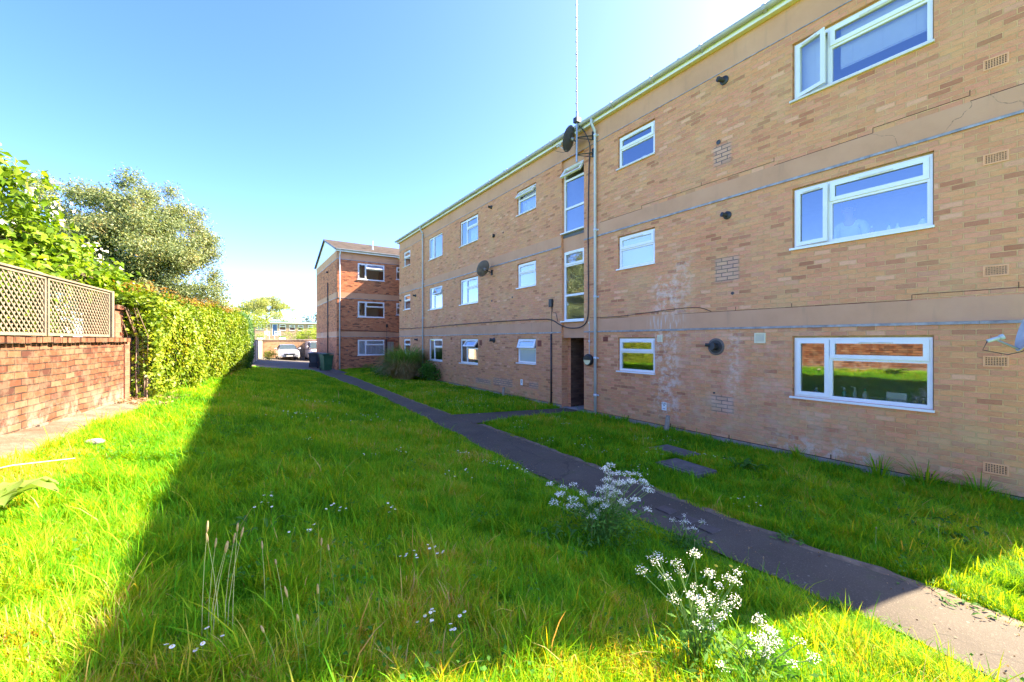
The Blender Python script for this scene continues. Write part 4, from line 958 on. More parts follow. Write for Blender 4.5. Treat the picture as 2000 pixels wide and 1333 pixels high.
# ------------------------------------------------------------------ old wall, trellis, hedge on the left
wd = Vector((.11, 1, 0)).normalized(); wn = Vector((wd.y, -wd.x, 0))      # along, towards the lawn
WO = (-2.02, 6.3, 0)
wt = thing('garden_wall', 'weathered red brick garden wall with overhanging brick coping under a trellis', 'wall', (-1.9, 6.3, .9))
w = MB(WO, wd, wn)
w.box(-12, 3.24, -.34, 0, .5, 2.0); w.build('wall', M['old_brick'], wt)
w = MB(WO, wd, wn); w.box(-12, 3.1, 0, .02, .4, 1.02); 
a = -12
while a < 3.0:
    L = random.uniform(.12, .4); w.box(a, a + L, .02, .04 + random.random() * .03, .4, .96 + random.random() * .12); a += L + random.uniform(0, .25)
w.build('footing', plain('crumbling_render_footing', (.19, .145, .105), .95, var=.35, scale=5, bump=.8), wt)
cp_ = MB(WO, wd, wn); a = -12
while a < 3.3:
    L = .112 + random.uniform(-.006, .006); zz = random.uniform(-.008, .008); dn = random.uniform(-.012, .012); cp_.box(a, a + L - .008, -.38, .05 + dn, 2.0 + zz, 2.072 + zz); a += L
cp_.build('coping', M['old_brick'], wt)
pr_ = MB(WO, wd, wn); pr_.box(3.12, 3.52, -.48, -.08, .8, 2.56); pr_.box(3.08, 3.56, -.52, -.04, 2.56, 2.63); pr_.box(3.2, 3.42, -.34, .02, .6, 2.04); pr_.build('pier', M['pier_brick'], wt)
# trellis
tt = thing('trellis_fence', 'sun-bleached diamond trellis panels standing on the old brick wall', 'trellis', (-2.1, 6.3, 2.08))
def trellis_panel(a0, a1, z0, z1, n):
    l = MB(WO, wd, wn)
    s = .088; wdt = .017
    for sgn, nn in ((1, n), (-1, n + .008)):
        k = -30
        for k in range(-14, 40):
            # line z - z0 = sgn*(a - c); clip to the panel
            c = a0 + k * s if sgn > 0 else a0 + k * s
            pa, pb = (c, z0), (c + (z1 - z0) * sgn, z1)
            def clip(p, q):
                (x0, y0), (x1, y1) = p, q; t0, t1 = 0, 1
                dx = x1 - x0
                lo, hi = (a0 - x0) / dx, (a1 - x0) / dx
                if lo > hi: lo, hi = hi, lo
                t0, t1 = max(t0, lo), min(t1, hi)
                return None if t0 >= t1 else ((x0 + dx * t0, y0 + (y1 - y0) * t0), (x0 + dx * t1, y0 + (y1 - y0) * t1))
            r_ = clip(pa, pb)
            if not r_: continue
            (x0, y0), (x1, y1) = r_; h = wdt * .707
            q = [(x0 - h, y0), (x0 + h, y0), (x1 + h, y1), (x1 - h, y1)]
            f = [(p[0], nn + .007, p[1]) for p in q]; b = [(p[0], nn, p[1]) for p in q]
            l.face(f); l.face(b[::-1])
            for i in range(4): l.face([f[i], b[i], b[(i + 1) % 4], f[(i + 1) % 4]])
    l.build('lattice', M['wood'], tt)
    fr = MB(WO, wd, wn); frame_rect(fr, a0, a1, z0, z1, n - .012, n + .022, .032); fr.build('frame', M['wood'], tt)
tops = 2.80
for k in range(-5, 2):
    a0 = .92 + (k - 1) * 1.83 + .02; trellis_panel(a0, a0 + 1.79, 2.085, tops, -.05)
    c = MB(WO, wd, wn); c.box(a0 - .02, a0 + 1.81, -.075, -.01, tops + .002, tops + .024); c.build('cap_rail', M['wood'], tt)
for k in range(-5, 3):
    a0 = .92 + (k - 1) * 1.83 - .0; p = MB(WO, wd, wn)
    if k == 2: p.box(a0 + .02, a0 + .1, -.12, -.01, 2.0, tops + .03)
    else: p.box(a0 - .018, a0 + .018, -.11, -.064, 2.0, tops)
    p.build('post', M['wood'], tt)

# ------------------------------------------------------------------ foliage helpers
def leaf_quads(name, P, Nrm, L, Wd, mat, parent=None, fold=.0, droop=None, jitter=.8, shape='leaf'):
    """P positions, Nrm preferred normals; every leaf is a small folded blade"""
    n = len(P); P = np.asarray(P); Nrm = np.asarray(Nrm, float)
    Nrm = Nrm + RNG.normal(0, jitter, (n, 3)); Nrm /= np.linalg.norm(Nrm, axis=1, keepdims=True) + 1e-9
    D = RNG.normal(0, 1, (n, 3))
    if droop is not None: D = D + np.array([0, 0, -droop])
    D -= Nrm * (D * Nrm).sum(1, keepdims=True); D /= np.linalg.norm(D, axis=1, keepdims=True) + 1e-9
    Sd = np.cross(Nrm, D)
    L = (np.ones(n) * L * RNG.uniform(.65, 1.25, n))[:, None]; Wd = (np.ones(n) * Wd * RNG.uniform(.7, 1.2, n))[:, None]
    tint = RNG.random(n)
    if fold:
        # 6 verts: base, tip, two on each side; folded along the midrib, tip curling down
        v0 = P; v5 = P + D * L - Nrm * L * .18
        m1 = P + D * L * .5
        a = P + D * L * .45 + Sd * Wd * .5 + Nrm * Wd * fold; b = P + D * L * .45 - Sd * Wd * .5 + Nrm * Wd * fold
        V = np.stack([v0, a, v5, b, m1], 1).reshape(-1, 3); i = np.arange(n)[:, None] * 5
        F = np.concatenate([i + 0, i + 1, i + 2, i + 4, i + 0, i + 4, i + 2, i + 3], 1).ravel(); tot = np.full(2 * n, 4); per = 5
    else:
        V = np.stack([P, P + D * L * .45 + Sd * Wd * .5, P + D * L - Nrm * L * .1, P + D * L * .45 - Sd * Wd * .5], 1).reshape(-1, 3); i = np.arange(n)[:, None] * 4
        F = (i + np.arange(4)).ravel(); tot = np.full(n, 4); per = 4
    col = np.ones((n, 4), np.float32); col[:, 0] = tint; col = np.repeat(col, per, 0)
    return np_mesh(name, V, F, tot, mat, parent, col)

def tree(name, label, cat, base, trunk, clumps, leaf, bark, L, Wd, per_vol, group=None, r0=.12, fold=0, droop=None, twig=True, shell=.55, crown='crown', nrm_up=.4):
    """trunk: list of points; clumps: (centre, radius) -- each gets a limb from the trunk and its own leaves"""
    t = thing(name, label, cat, base, group)
    m = MB(); TP = [Vector(p) for p in trunk]; n = len(TP)
    m.tube(TP, [r0 * (1 - .6 * i / (n - 1)) for i in range(n)], 9)
    Ps, Ns = [], []
    for c, r in clumps:
        c = Vector(c)
        # limb from the trunk
        k = min(range(n), key=lambda i: (TP[i] - c).length + max(0, TP[i].z - c.z) * 1.5 - i * .02)
        s = TP[k]; mid = (s + c) / 2 + Vector((random.uniform(-.1, .1), random.uniform(-.1, .1), .12 * (c - s).length))
        d = (c - s).length; rr = r0 * (1 - .6 * k / (n - 1)) * (.55 if len(clumps) < 60 else .32)
        m.tube([s, s * .55 + mid * .45, mid, c], [rr, rr * .8, rr * .55, max(.006, rr * .15)], 6)
        for q in range(4 if twig else 0):
            e = c + Vector(RNG.normal(0, 1, 3)).normalized() * r * random.uniform(.6, 1.1)
            s2 = mid * .5 + c * .5; m.tube([s2, (s2 + e) / 2 + Vector((0, 0, .05 * r)), e], [max(.005, rr * .3), max(.004, rr * .18), .003], 5)
        nl = int(per_vol * r ** 2.2)
        dd = RNG.normal(0, 1, (nl, 3)); dd /= np.linalg.norm(dd, axis=1, keepdims=True)
        rad = r * (shell + (1.12 - shell) * RNG.random(nl) ** .7)
        rad *= 1 + .25 * np.sin(dd[:, 0] * 5 + c.x * 9) * np.sin(dd[:, 1] * 4 + c.y * 7) * np.sin(dd[:, 2] * 5 + c.z * 8)
        P = np.array(c) + dd * rad[:, None] * np.array([1, 1, .85]) + RNG.normal(0, .16 * r, (nl, 3))
        Ps.append(P); Ns.append(dd * .6 + np.array([0, 0, nrm_up]))
    m.build('trunk', M[bark], t, True)
    leaf_quads(crown, np.concatenate(Ps), np.concatenate(Ns), L, Wd, M[leaf], t, fold, droop)
    return t
def rand_clumps(n, c, rx, ry, rz, rmin, rmax, lo=.35, zmin=None):
    out = []
    while len(out) < n:
        d = Vector(RNG.normal(0, 1, 3)).normalized(); s = (lo + (1 - lo) * random.random()) ** .6
        p = (c[0] + d.x * rx * s, c[1] + d.y * ry * s, c[2] + d.z * rz * s)
        if zmin is not None and p[2] < zmin: continue
        out.append((p, random.uniform(rmin, rmax)))
    return out

# creeper hedge over the far end of the wall
ht = thing('creeper_hedge', 'long wall smothered in sunlit yellow-green creeper with reddish tips', 'hedge', (-1.0, 15, .8))
HY0, HY1 = 9.75, 21.6
hd_dir = Vector((.125, 1, 0)).normalized(); hn = Vector((hd_dir.y, -hd_dir.x, 0)); HO = (-1.33, 9.7, 0)
core = MB(HO, hd_dir, hn); core.box(.35, HY1 - HY0 - .1, -.75, -.16, .5, 2.72); core.build('stems', plain('dark_hedge_core', (.06, .045, .02), .95, var=.4, scale=20), ht)  # solid dark core box, blocks the view between the leaves
def hump(a): return 2.80 + .03 * a + .06 * np.sin(a * 1.3) + .04 * np.sin(a * 3.7 + 1)
n = 34000; a = RNG.uniform(0, HY1 - HY0, n); zz = RNG.uniform(0, 1, n); zb = 1.0; top = hump(a)
z_ = zb - .1 + (top - zb + .1) * zz
bul = .10 * np.sin(a * 1.9 + z_ * 2) + .07 * np.sin(a * 4.3 - z_ * 3.1) - .28 * np.clip((z_ - (top - .3)) / .3, 0, 1) ** 2 + .10 * np.sin(PI * zz)
bul -= .5 * np.clip((1.9 - z_) / .9, 0, 1) * np.clip((.6 - a) / .6, 0, 1)
dp = bul - np.abs(RNG.normal(0, .06, n))
face_p = np.stack([a, dp, z_], 1); face_n = np.stack([np.zeros(n), np.ones(n), np.full(n, .35)], 1)
n2 = 13000; a2 = RNG.uniform(-.05, HY1 - HY0, n2); d2_ = RNG.uniform(-.85, -.1, n2); z2 = hump(a2) - .05 + .1 * np.sin(a2 * 5 + d2_ * 9) + np.abs(RNG.normal(0, .06, n2)) - .25 * np.clip((d2_ + .3) / .3, 0, 1) ** 2
top_p = np.stack([a2, d2_, z2], 1); top_n = np.stack([np.zeros(n2), np.zeros(n2), np.ones(n2)], 1)
n3 = 2600; d3_ = RNG.uniform(-.9, .05, n3); z3 = RNG.uniform(2.15, 2.85, n3); end_p = np.stack([RNG.normal(.16, .09, n3) - .35 * np.clip((z3 - 2.6) / .2, 0, 1) * (d3_ < -.15), d3_, z3], 1); end_n = np.stack([-np.ones(n3), np.zeros(n3), np.full(n3, .3)], 1)
n4 = 900; d4_ = RNG.uniform(-.3, .06, n4); z4 = RNG.uniform(.9, 2.2, n4); e2 = np.stack([RNG.normal(.12, .06, n4), d4_, z4], 1)
n5 = 1200; a5 = RNG.uniform(HY1 - HY0 - .1, HY1 - HY0 + .12, n5); e3 = np.stack([a5, RNG.uniform(-.8, .1, n5), RNG.uniform(.8, 3.0, n5)], 1)
P = np.concatenate([face_p, top_p, end_p, e2, e3]); Nn = np.concatenate([face_n, top_n, end_n, np.tile([-1, .3, .3], (n4, 1)), np.tile([1, .3, .3], (n5, 1))])
Bm = np.array([hd_dir, hn, Vector((0, 0, 1))]); Pw = P @ Bm + np.array(HO); Nw = Nn @ Bm
leaf_quads('leaves', Pw, Nw, .075, .058, M['creeper'], ht, .12, .5, .55)
m = MB(HO, hd_dir, hn)
for i in range(34):
    a0 = random.uniform(.02, .3); d0 = random.uniform(-.5, -.05); m.tube([(a0, d0, .9), (a0 + random.uniform(-.08, .08), d0, 1.5), (a0 + random.uniform(-.1, .1), d0 + random.uniform(-.05, .05), 2.1), (a0 - random.random() * .2, d0 - .1, 2.6)], [.014, .01, .007, .004], 5)
m.build('dead_vines', plain('dead_vine', (.22, .15, .10), .9, var=.3), ht)
nt = 420; at_ = RNG.uniform(0, HY1 - HY0, nt); tip = np.stack([at_, RNG.uniform(-.7, -.05, nt), hump(at_) + RNG.uniform(.02, .22, nt)], 1) @ Bm + np.array(HO)
M['tips'] = leaf_material('reddish_tips', [(0, (.26, .11, .02)), (.5, (.34, .16, .03)), (1, (.32, .22, .03))], .4, .5)
leaf_quads('shoot_tips', np.repeat(tip, 4, 0) + RNG.normal(0, .03, (nt * 4, 3)), np.tile([0, 0, 1.], (nt * 4, 1)), .06, .035, M['tips'], ht, 0, -.8, .6)

# dark conifer hedge beyond it
cn = thing('conifer_hedge', 'dark green clipped conifer standing at the end of the creeper hedge', 'conifer', (.1, 23.6, .6))
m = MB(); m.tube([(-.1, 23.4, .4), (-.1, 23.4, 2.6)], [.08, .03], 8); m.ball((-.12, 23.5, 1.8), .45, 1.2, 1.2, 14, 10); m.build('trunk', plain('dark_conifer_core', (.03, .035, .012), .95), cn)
n = 11000; dd = RNG.normal(0, 1, (n, 3)); dd /= np.linalg.norm(dd, axis=1, keepdims=True); dd = np.sign(dd) * np.abs(dd) ** .7
leaf_quads('foliage', np.array([-.12, 23.5, 1.85]) + dd * np.array([.62, 1.5, 1.42]) * RNG.uniform(.85, 1.08, (n, 1)), dd, .11, .05, M['conifer'], cn, 0, -.6, .5)

# flowering shrub behind the trellis
cl = []
for (c, r, k) in (((-3.0, 8.3, 3.9), .75, 9), ((-3.1, 7.2, 3.9), .8, 7), ((-2.75, 9.0, 3.55), .6, 7), ((-2.35, 9.9, 3.2), .5, 6), ((-2.05, 10.5, 3.05), .36, 5), ((-2.5, 8.4, 3.2), .6, 6), ((-2.9, 6.0, 3.5), .7, 6), ((-2.6, 7.2, 3.1), .6, 6), ((-2.9, 5.4, 2.6), .7, 9), ((-2.8, 6.6, 2.5), .7, 9), ((-2.7, 7.8, 2.5), .7, 9), ((-2.75, 8.6, 2.5), .5, 9), ((-3.1, 4.4, 2.9), .7, 8), ((-3.3, 6.2, 3.2), .8, 8), ((-2.9, 7.9, 2.3), .5, 8), ((-2.8, 8.6, 2.3), .5, 8), ((-2.9, 9.2, 2.2), .4, 6)):
    cl += rand_clumps(k, c, r, r * .9, r * .75, .22, .38, .3)
sh = tree('flowering_shrub', 'bright green flowering shrub with pale bracts arching over the trellis', 'shrub', (-3.0, 8.2, 1.0), [(-3.0, 8.2, .9), (-2.95, 8.25, 1.9), (-2.9, 8.3, 2.7), (-2.9, 8.3, 3.4)], cl, 'dogwood', 'bark', .135, .08, 2300, r0=.09, fold=.16, droop=.9, shell=.3, nrm_up=.8)
bp_, bn_ = [], []
for c in ((-2.75, 7.1, 4.55), (-2.45, 8.3, 4.15), (-2.3, 8.6, 4.0), (-2.35, 8.9, 4.05), (-2.2, 8.5, 3.85), (-2.1, 9.6, 3.6), (-2.0, 9.75, 3.62), (-1.85, 10.3, 3.3), (-2.3, 7.2, 3.3), (-2.6, 7.6, 4.6), (-2.4, 7.9, 4.0), (-2.0, 10.0, 3.45)):
    for q in range(9): bp_.append(np.array(c) + RNG.normal(0, .09, 3)); bn_.append((.4, -.3, .8))
leaf_quads('blossom', bp_, bn_, .07, .05, M['bract'], sh, .1, .4, .5)

# feathery grey-green tree
cl = rand_clumps(105, (-3.3, 20.2, 5.2), 2.55, 2.4, 2.5, .3, .62, .25, 2.4) + rand_clumps(30, (-2.9, 19.6, 3.5), 2.3, 1.8, 1.1, .3, .55, .2, 2.4) + rand_clumps(22, (-4.0, 20.2, 7.0), 2.2, 1.6, .9, .3, .5, .3) + rand_clumps(16, (-1.9, 20.8, 5.9), .9, .9, 1.5, .28, .5, .3)
cl += rand_clumps(26, (-3.6, 19.6, 5.0), 1.7, 1.0, 1.5, .35, .6, .2) + [((-1.6, 21.0, 6.8), .55), ((-1.35, 21.2, 6.3), .5), ((-1.5, 21.3, 7.3), .38), ((-1.0, 21.4, 4.6), .45), ((-.75, 21.6, 4.35), .38), ((-.9, 21.5, 4.9), .3), ((-1.1, 21.2, 3.6), .4), ((-5.9, 19.4, 6.3), .5), ((-5.7, 19.6, 5.6), .6), ((-5.6, 19.5, 7.0), .4), ((-3.4, 20.3, 8.0), .45), ((-2.3, 20.8, 7.9), .4)]
tree('eucalyptus_tree', 'tall feathery grey-green tree with brownish tints behind the creeper hedge', 'tree', (-3.3, 20.2, 1.0), [(-3.3, 20.2, .8), (-3.25, 20.2, 2.2), (-3.4, 20.25, 3.4), (-3.3, 20.2, 4.6), (-3.35, 20.2, 6.0), (-3.3, 20.2, 7.2)], cl, 'eucalypt', 'pale_bark', 0.10, .04, 4200, r0=.09, droop=.5, shell=.0, nrm_up=.3)
# trees and shrubs far behind
tree('garden_tree', 'light green tree peeping over the end of the creeper hedge', 'tree', (-1.5, 44, 1.1), [(-1.5, 44, 1), (-1.5, 44, 3), (-1.4, 44, 5)], rand_clumps(16, (-1.6, 44, 4.6), 2.2, 2, 1.5, .6, .95, .3), 'spring_tree', 'bark', .16, .09, 420, r0=.2, group='trees beyond the yard')
tree('garden_tree', 'low yellow-green tree between the creeper hedge and the far terrace', 'tree', (-.2, 62, 1.9), [(-.2, 62, 1.8), (-.2, 62, 3.2), (0, 62, 4.6)], rand_clumps(16, (-.3, 62, 4.5), 3.2, 2.2, 1.3, .6, 1.0, .3), 'spring_tree', 'bark', .2, .11, 320, r0=.2, group='trees beyond the yard')
ct = []
for i in range(58):
    th_ = random.uniform(0, 2 * PI); rr = random.random() ** .5; ct.append(((4.6 + 6.0 * rr * math.cos(th_), 102 + 4 * rr * math.sin(th_), 10.6 - 3.2 * rr ** 2 + random.uniform(-1.2, 1.0)), random.uniform(.8, 1.35)))
tree('spreading_tree', 'spreading golden-leaved tree with bare limbs rising behind the far terrace', 'tree', (4.6, 102, 2.1), [(4.6, 102, 2), (4.6, 102, 4.5), (4.5, 102, 6.2), (4.6, 102, 8.0)], ct, 'golden_tree', 'bark', .30, .17, 190, r0=.3, shell=.1, group='trees beyond the yard')
tree('dark_tree', 'dark tree half hidden by the corner of the orange brick block', 'tree', (13.3, 100, 2.1), [(13.3, 100, 2), (13.3, 100, 5)], rand_clumps(14, (13.8, 100, 6.3), 2.6, 2, 2.3, .8, 1.2, .3), 'dark_tree', 'bark', .3, .17, 160, r0=.3, group='trees beyond the yard')
tree('lime_shrub', 'bright lime-green shrub in front of the far terrace, above the yard wall', 'shrub', (6.9, 55, 1.8), [(6.9, 55, 1.7), (6.9, 55, 2.6)], rand_clumps(30, (6.9, 55, 2.6), 2.3, 1.2, .95, .4, .65, .3), 'lime_shrub', 'bark', .13, .08, 700, r0=.1)
tree('yellow_shrub', 'small sunlit yellow shrub at the foot of the pale side fence', 'shrub', (1.9, 39.5, .5), [(1.9, 39.5, .4), (1.9, 39.5, .8)], rand_clumps(9, (1.95, 39.3, .75), .65, .8, .3, .22, .35, .2), 'creeper', 'bark', .09, .06, 1300, r0=.03)
tree('wall_shrub', 'tiny yellow-leaved shrub showing above the pale fence and yard wall', 'shrub', (1.5, 49, 1.8), [(1.5, 49, 1.7), (1.5, 49, 2.2)], rand_clumps(5, (1.6, 49, 2.45), .5, .4, .25, .2, .32, .2), 'golden_tree', 'bark', .09, .06, 900, r0=.03)

# ------------------------------------------------------------------ yard: pale fence, wall, car, van, bins, pallets
ft = thing('side_fence', 'pale sunlit panel fence with a stout end post beside the yard', 'fence', (.55, 30, .5))
fd = Vector((.075, 1, 0)).normalized(); fn = Vector((fd.y, -fd.x, 0)); FO = (.42, 28.6, 0)
m = MB(FO, fd, fn); m.box(-.05, .25, -.16, .04, .1, 2.08); m.build('post', M['post'], ft)
for k in range(6):
    m = MB(FO, fd, fn); a0 = .3 + k * 2.9
    m.box(a0, a0 + 2.8, -.06, .0, .2, 2.02 - .01 * k)
    for q in range(1, 14): m.box(a0 + q * .2 - .004, a0 + q * .2 + .004, 0, .004, .22, 2.0, 1)
    m.build('panel', [plain('pale_fence_panel', (.66, .58, .46), .85, var=.12, scale=3), M['post']], ft)
    m = MB(FO, fd, fn); m.box(a0 + 2.8, a0 + 2.9, -.09, .03, .1, 2.06); m.build('post', M['wood'], ft)
yt = thing('yard_wall', 'tan brick retaining wall closing the back of the yard behind the car', 'wall', (8, 46.6, .3))
m = MB((0, 46.5, 0), (1, 0, 0), (0, -1, 0)); m.box(.6, 24, -.35, 0, -.2, 2.05); m.build('wall', M['yard_brick'], yt)
m = MB((0, 46.5, 0), (1, 0, 0), (0, -1, 0)); m.box(.55, 24, -.4, .05, 2.05, 2.13); m.build('coping', M['concrete'], yt)
m = MB((0, 46.5, 0), (1, 0, 0), (0, -1, 0)); m.box(.9, 24, 0.002, .5, -.1, .30); m.build('kerb', M['concrete'], yt)

M['silver'] = plain('silver_car_paint', (.50, .50, .51), .25, .6, var=.03); M['tyre'] = plain('tyre_rubber', (.02, .02, .02), .8); M['chrome'] = plain('chrome', (.7, .7, .72), .15, 1); M['lamp_glass'] = plain('headlight_glass', (.75, .78, .8), .1, .2); M['plate'] = plain('number_plate', (.75, .75, .72), .4)
def loft(mb, secs, mat=0, cap=True):
    n = len(secs[0])
    for i in range(len(secs) - 1):
        for k in range(n - 1): mb.face([secs[i][k], secs[i][k + 1], secs[i + 1][k + 1], secs[i + 1][k]], mat)
    if cap: mb.face(list(reversed(secs[0])), mat); mb.face(secs[-1], mat)
def car(cx, cy, z, name, label, paint, W=1.78, Ln=4.5, van=False):
    t = thing(name, label, 'van' if van else 'car', (cx, cy, z)); b = MB((cx, cy, z))
    def sec(y, hw, zlo, zsh, ztop, tuck=.06):
        h = [(hw - tuck, zlo), (hw - .01, zlo + .12), (hw, (zlo + zsh) / 2), (hw - .03, zsh), (hw - .16, ztop - .02), (hw * .45, ztop)]
        return [(-x, y, zz) for x, zz in h][::1] + [(x, y, zz) for x, zz in reversed(h)]
    hw = W / 2
    if not van:
        loft(b, [sec(0, hw * .80, .30, .50, .56), sec(.07, hw * .9, .2, .60, .68), sec(.25, hw * .96, .18, .70, .78), sec(.8, hw, .18, .80, .90), sec(1.35, hw, .18, .88, .97), sec(3.3, hw, .18, .92, 1.0), sec(4.1, hw * .97, .22, .9, .98), sec(Ln, hw * .85, .35, .75, .85)])
    else:
        loft(b, [sec(0, hw * .88, .3, .6, .75), sec(.1, hw * .96, .22, .85, .98), sec(.55, hw, .2, 1.0, 1.12), sec(4.6, hw, .2, 1.0, 1.12)])
    def gsec(y, wb, zb, wt, zt): return [(-wb, y, zb), (-wt - .02, y, (zb + zt) / 2 + .12), (-wt, y, zt - .03), (-wt * .6, y, zt), (wt * .6, y, zt), (wt, y, zt - .03), (wt + .02, y, (zb + zt) / 2 + .12), (wb, y, zb)]
    if not van:
        loft(b, [gsec(1.42, hw * .86, .95, hw * .80, .98), gsec(2.15, hw * .88, .97, hw * .68, 1.40), gsec(2.7, hw * .88, .98, hw * .68, 1.44), gsec(3.3, hw * .88, .98, hw * .66, 1.40), gsec(4.0, hw * .86, .95, hw * .78, .99)])
    else:
        loft(b, [gsec(.6, hw * .95, 1.1, hw * .92, 1.13), gsec(1.15, hw * .96, 1.1, hw * .84, 1.82), gsec(1.5, hw * .96, 1.1, hw * .84, 1.88), gsec(4.55, hw * .96, 1.1, hw * .86, 1.86)])
    b.build('body', M[paint] if isinstance(paint, str) else paint, t, False)
    g = MB((cx, cy, z))
    if not van: g.face([(-hw * .80, 1.50, 1.0), (hw * .80, 1.50, 1.0), (hw * .635, 2.14, 1.385), (-hw * .635, 2.14, 1.385)]); off = -.03
    else: g.face([(-hw * .88, .62, 1.16), (hw * .88, .62, 1.16), (hw * .78, 1.12, 1.76), (-hw * .78, 1.12, 1.76)])
    g.X = Matrix.Translation((0, -.035, .02)); gg = MB((cx, cy, z))
    for f in g.f: gg.face([Vector(g.v[i]) - Vector((cx, cy, z)) + Vector((0, -.03, .02)) for i in f])
    gg.build('windscreen', plain('windscreen', (.05, .07, .075), .08), t)
    for s in (-1, 1):
        g = MB((cx, cy, z))
        if not van: g.face([(s * (hw * .885), 1.75, 1.02), (s * (hw * .885), 3.7, 1.02), (s * (hw * .71), 3.3, 1.36), (s * (hw * .71), 2.2, 1.36)])
        else: g.face([(s * hw * .97, .9, 1.15), (s * hw * .97, 2.0, 1.15), (s * hw * .9, 2.0, 1.72), (s * hw * .9, 1.25, 1.72)])
        g.build('side_window', M['tyre'], t)
        for y in (.85, 3.55):
            w_ = MB((cx, cy, z)); w_.lathe((s * (hw - .21), y, .31), (s, 0, 0), [(0, .2), (.0, .30), (.03, .315), (.17, .315), (.2, .3), (.205, .2)], 20); wo = w_.build('wheel', M['tyre'], t, False)
            w_ = MB((cx, cy, z)); w_.lathe((s * (hw - .21), y, .31), (s, 0, 0), [(.18, .21), (.2, .2), (.19, .05), (.2, .001)], 14); w_.build('rim', M['chrome'], wo)
        hl = MB((cx, cy, z))
        if not van: hl.face([(s * hw * .50, .045, .62), (s * hw * .86, .17, .60), (s * hw * .90, .26, .70), (s * hw * .60, .10, .70)])
        else: hl.face([(s * hw * .60, .02, .66), (s * hw * .92, .06, .66), (s * hw * .92, .12, .86), (s * hw * .66, .06, .84)])
        hl.X = None; hl.v = [(v_[0], v_[1] - .03, v_[2]) for v_ in hl.v]
        hl.build('headlight', M['lamp_glass'], t)
        mi = MB((cx, cy, z)); y_ = 1.75 if not van else .95; mi.ball((s * (hw + .10), y_, 1.05 if not van else 1.3), .11, .06, .075 if not van else .14, 10, 7); mi.build('mirror', M[paint] if isinstance(paint, str) else paint, t, True)
    gr = MB((cx, cy, z)); gr.face([(-hw * .46, -.02, .45), (hw * .46, -.02, .45), (hw * .5, .0, .63), (-hw * .5, .0, .63)])
    for k in range(3): gr.box(-hw * .48, hw * .48, -.035, -.022, .48 + k * .05, .488 + k * .05, 1)
    if not van: gr.lathe((0, -.03, .54), (0, -1, 0), [(0, .085), (.012, .085), (.013, .07)], 18, 1)
    gr.build('grille', [M['black'], M['chrome']], t)
    bu = MB((cx, cy, z)); bu.face([(-hw * .66, .02, .26), (hw * .66, .02, .26), (hw * .58, .0, .36), (-hw * .58, .0, .36)]); bu.v = [(v_[0], v_[1] - .03, v_[2]) for v_ in bu.v]; bu.build('air_intake', M['black'], t)
    pl_ = MB((cx, cy, z)); pl_.box(-.26, .26, -.055, -.04, .36, .46); pl_.build('number_plate', M['plate'], t)
    return t
car(3.68, 41.6, Tf(3.68, 43) + .02, 'parked_car', 'silver saloon car parked facing the lawn in the sunny yard', 'silver')
car(6.35, 42.3, Tf(6.3, 43) + .02, 'parked_van', 'pale van mostly hidden behind the corner of the orange brick block', plain('pale_van_paint', (.42, .36, .34), .3, var=.05), 1.86, 4.6, True)
pt_ = thing('pallet_screen', 'low screen of upright wooden pallets against the yard wall', 'pallet screen', (5.3, 45.9, .3))
for k in range(3):
    m = MB((4.9, 45.75, .2)); m.box(k * .75, k * .75 + .09, -.05, .05, .1, 1.1); m.build('post', M['post'], pt_)
m = MB((4.9, 45.82, .2))
for k in range(6): m.box(-.2, 1.9, 0, .03, .15 + k * .15, .26 + k * .15)
m.build('slats', M['wood'], pt_)

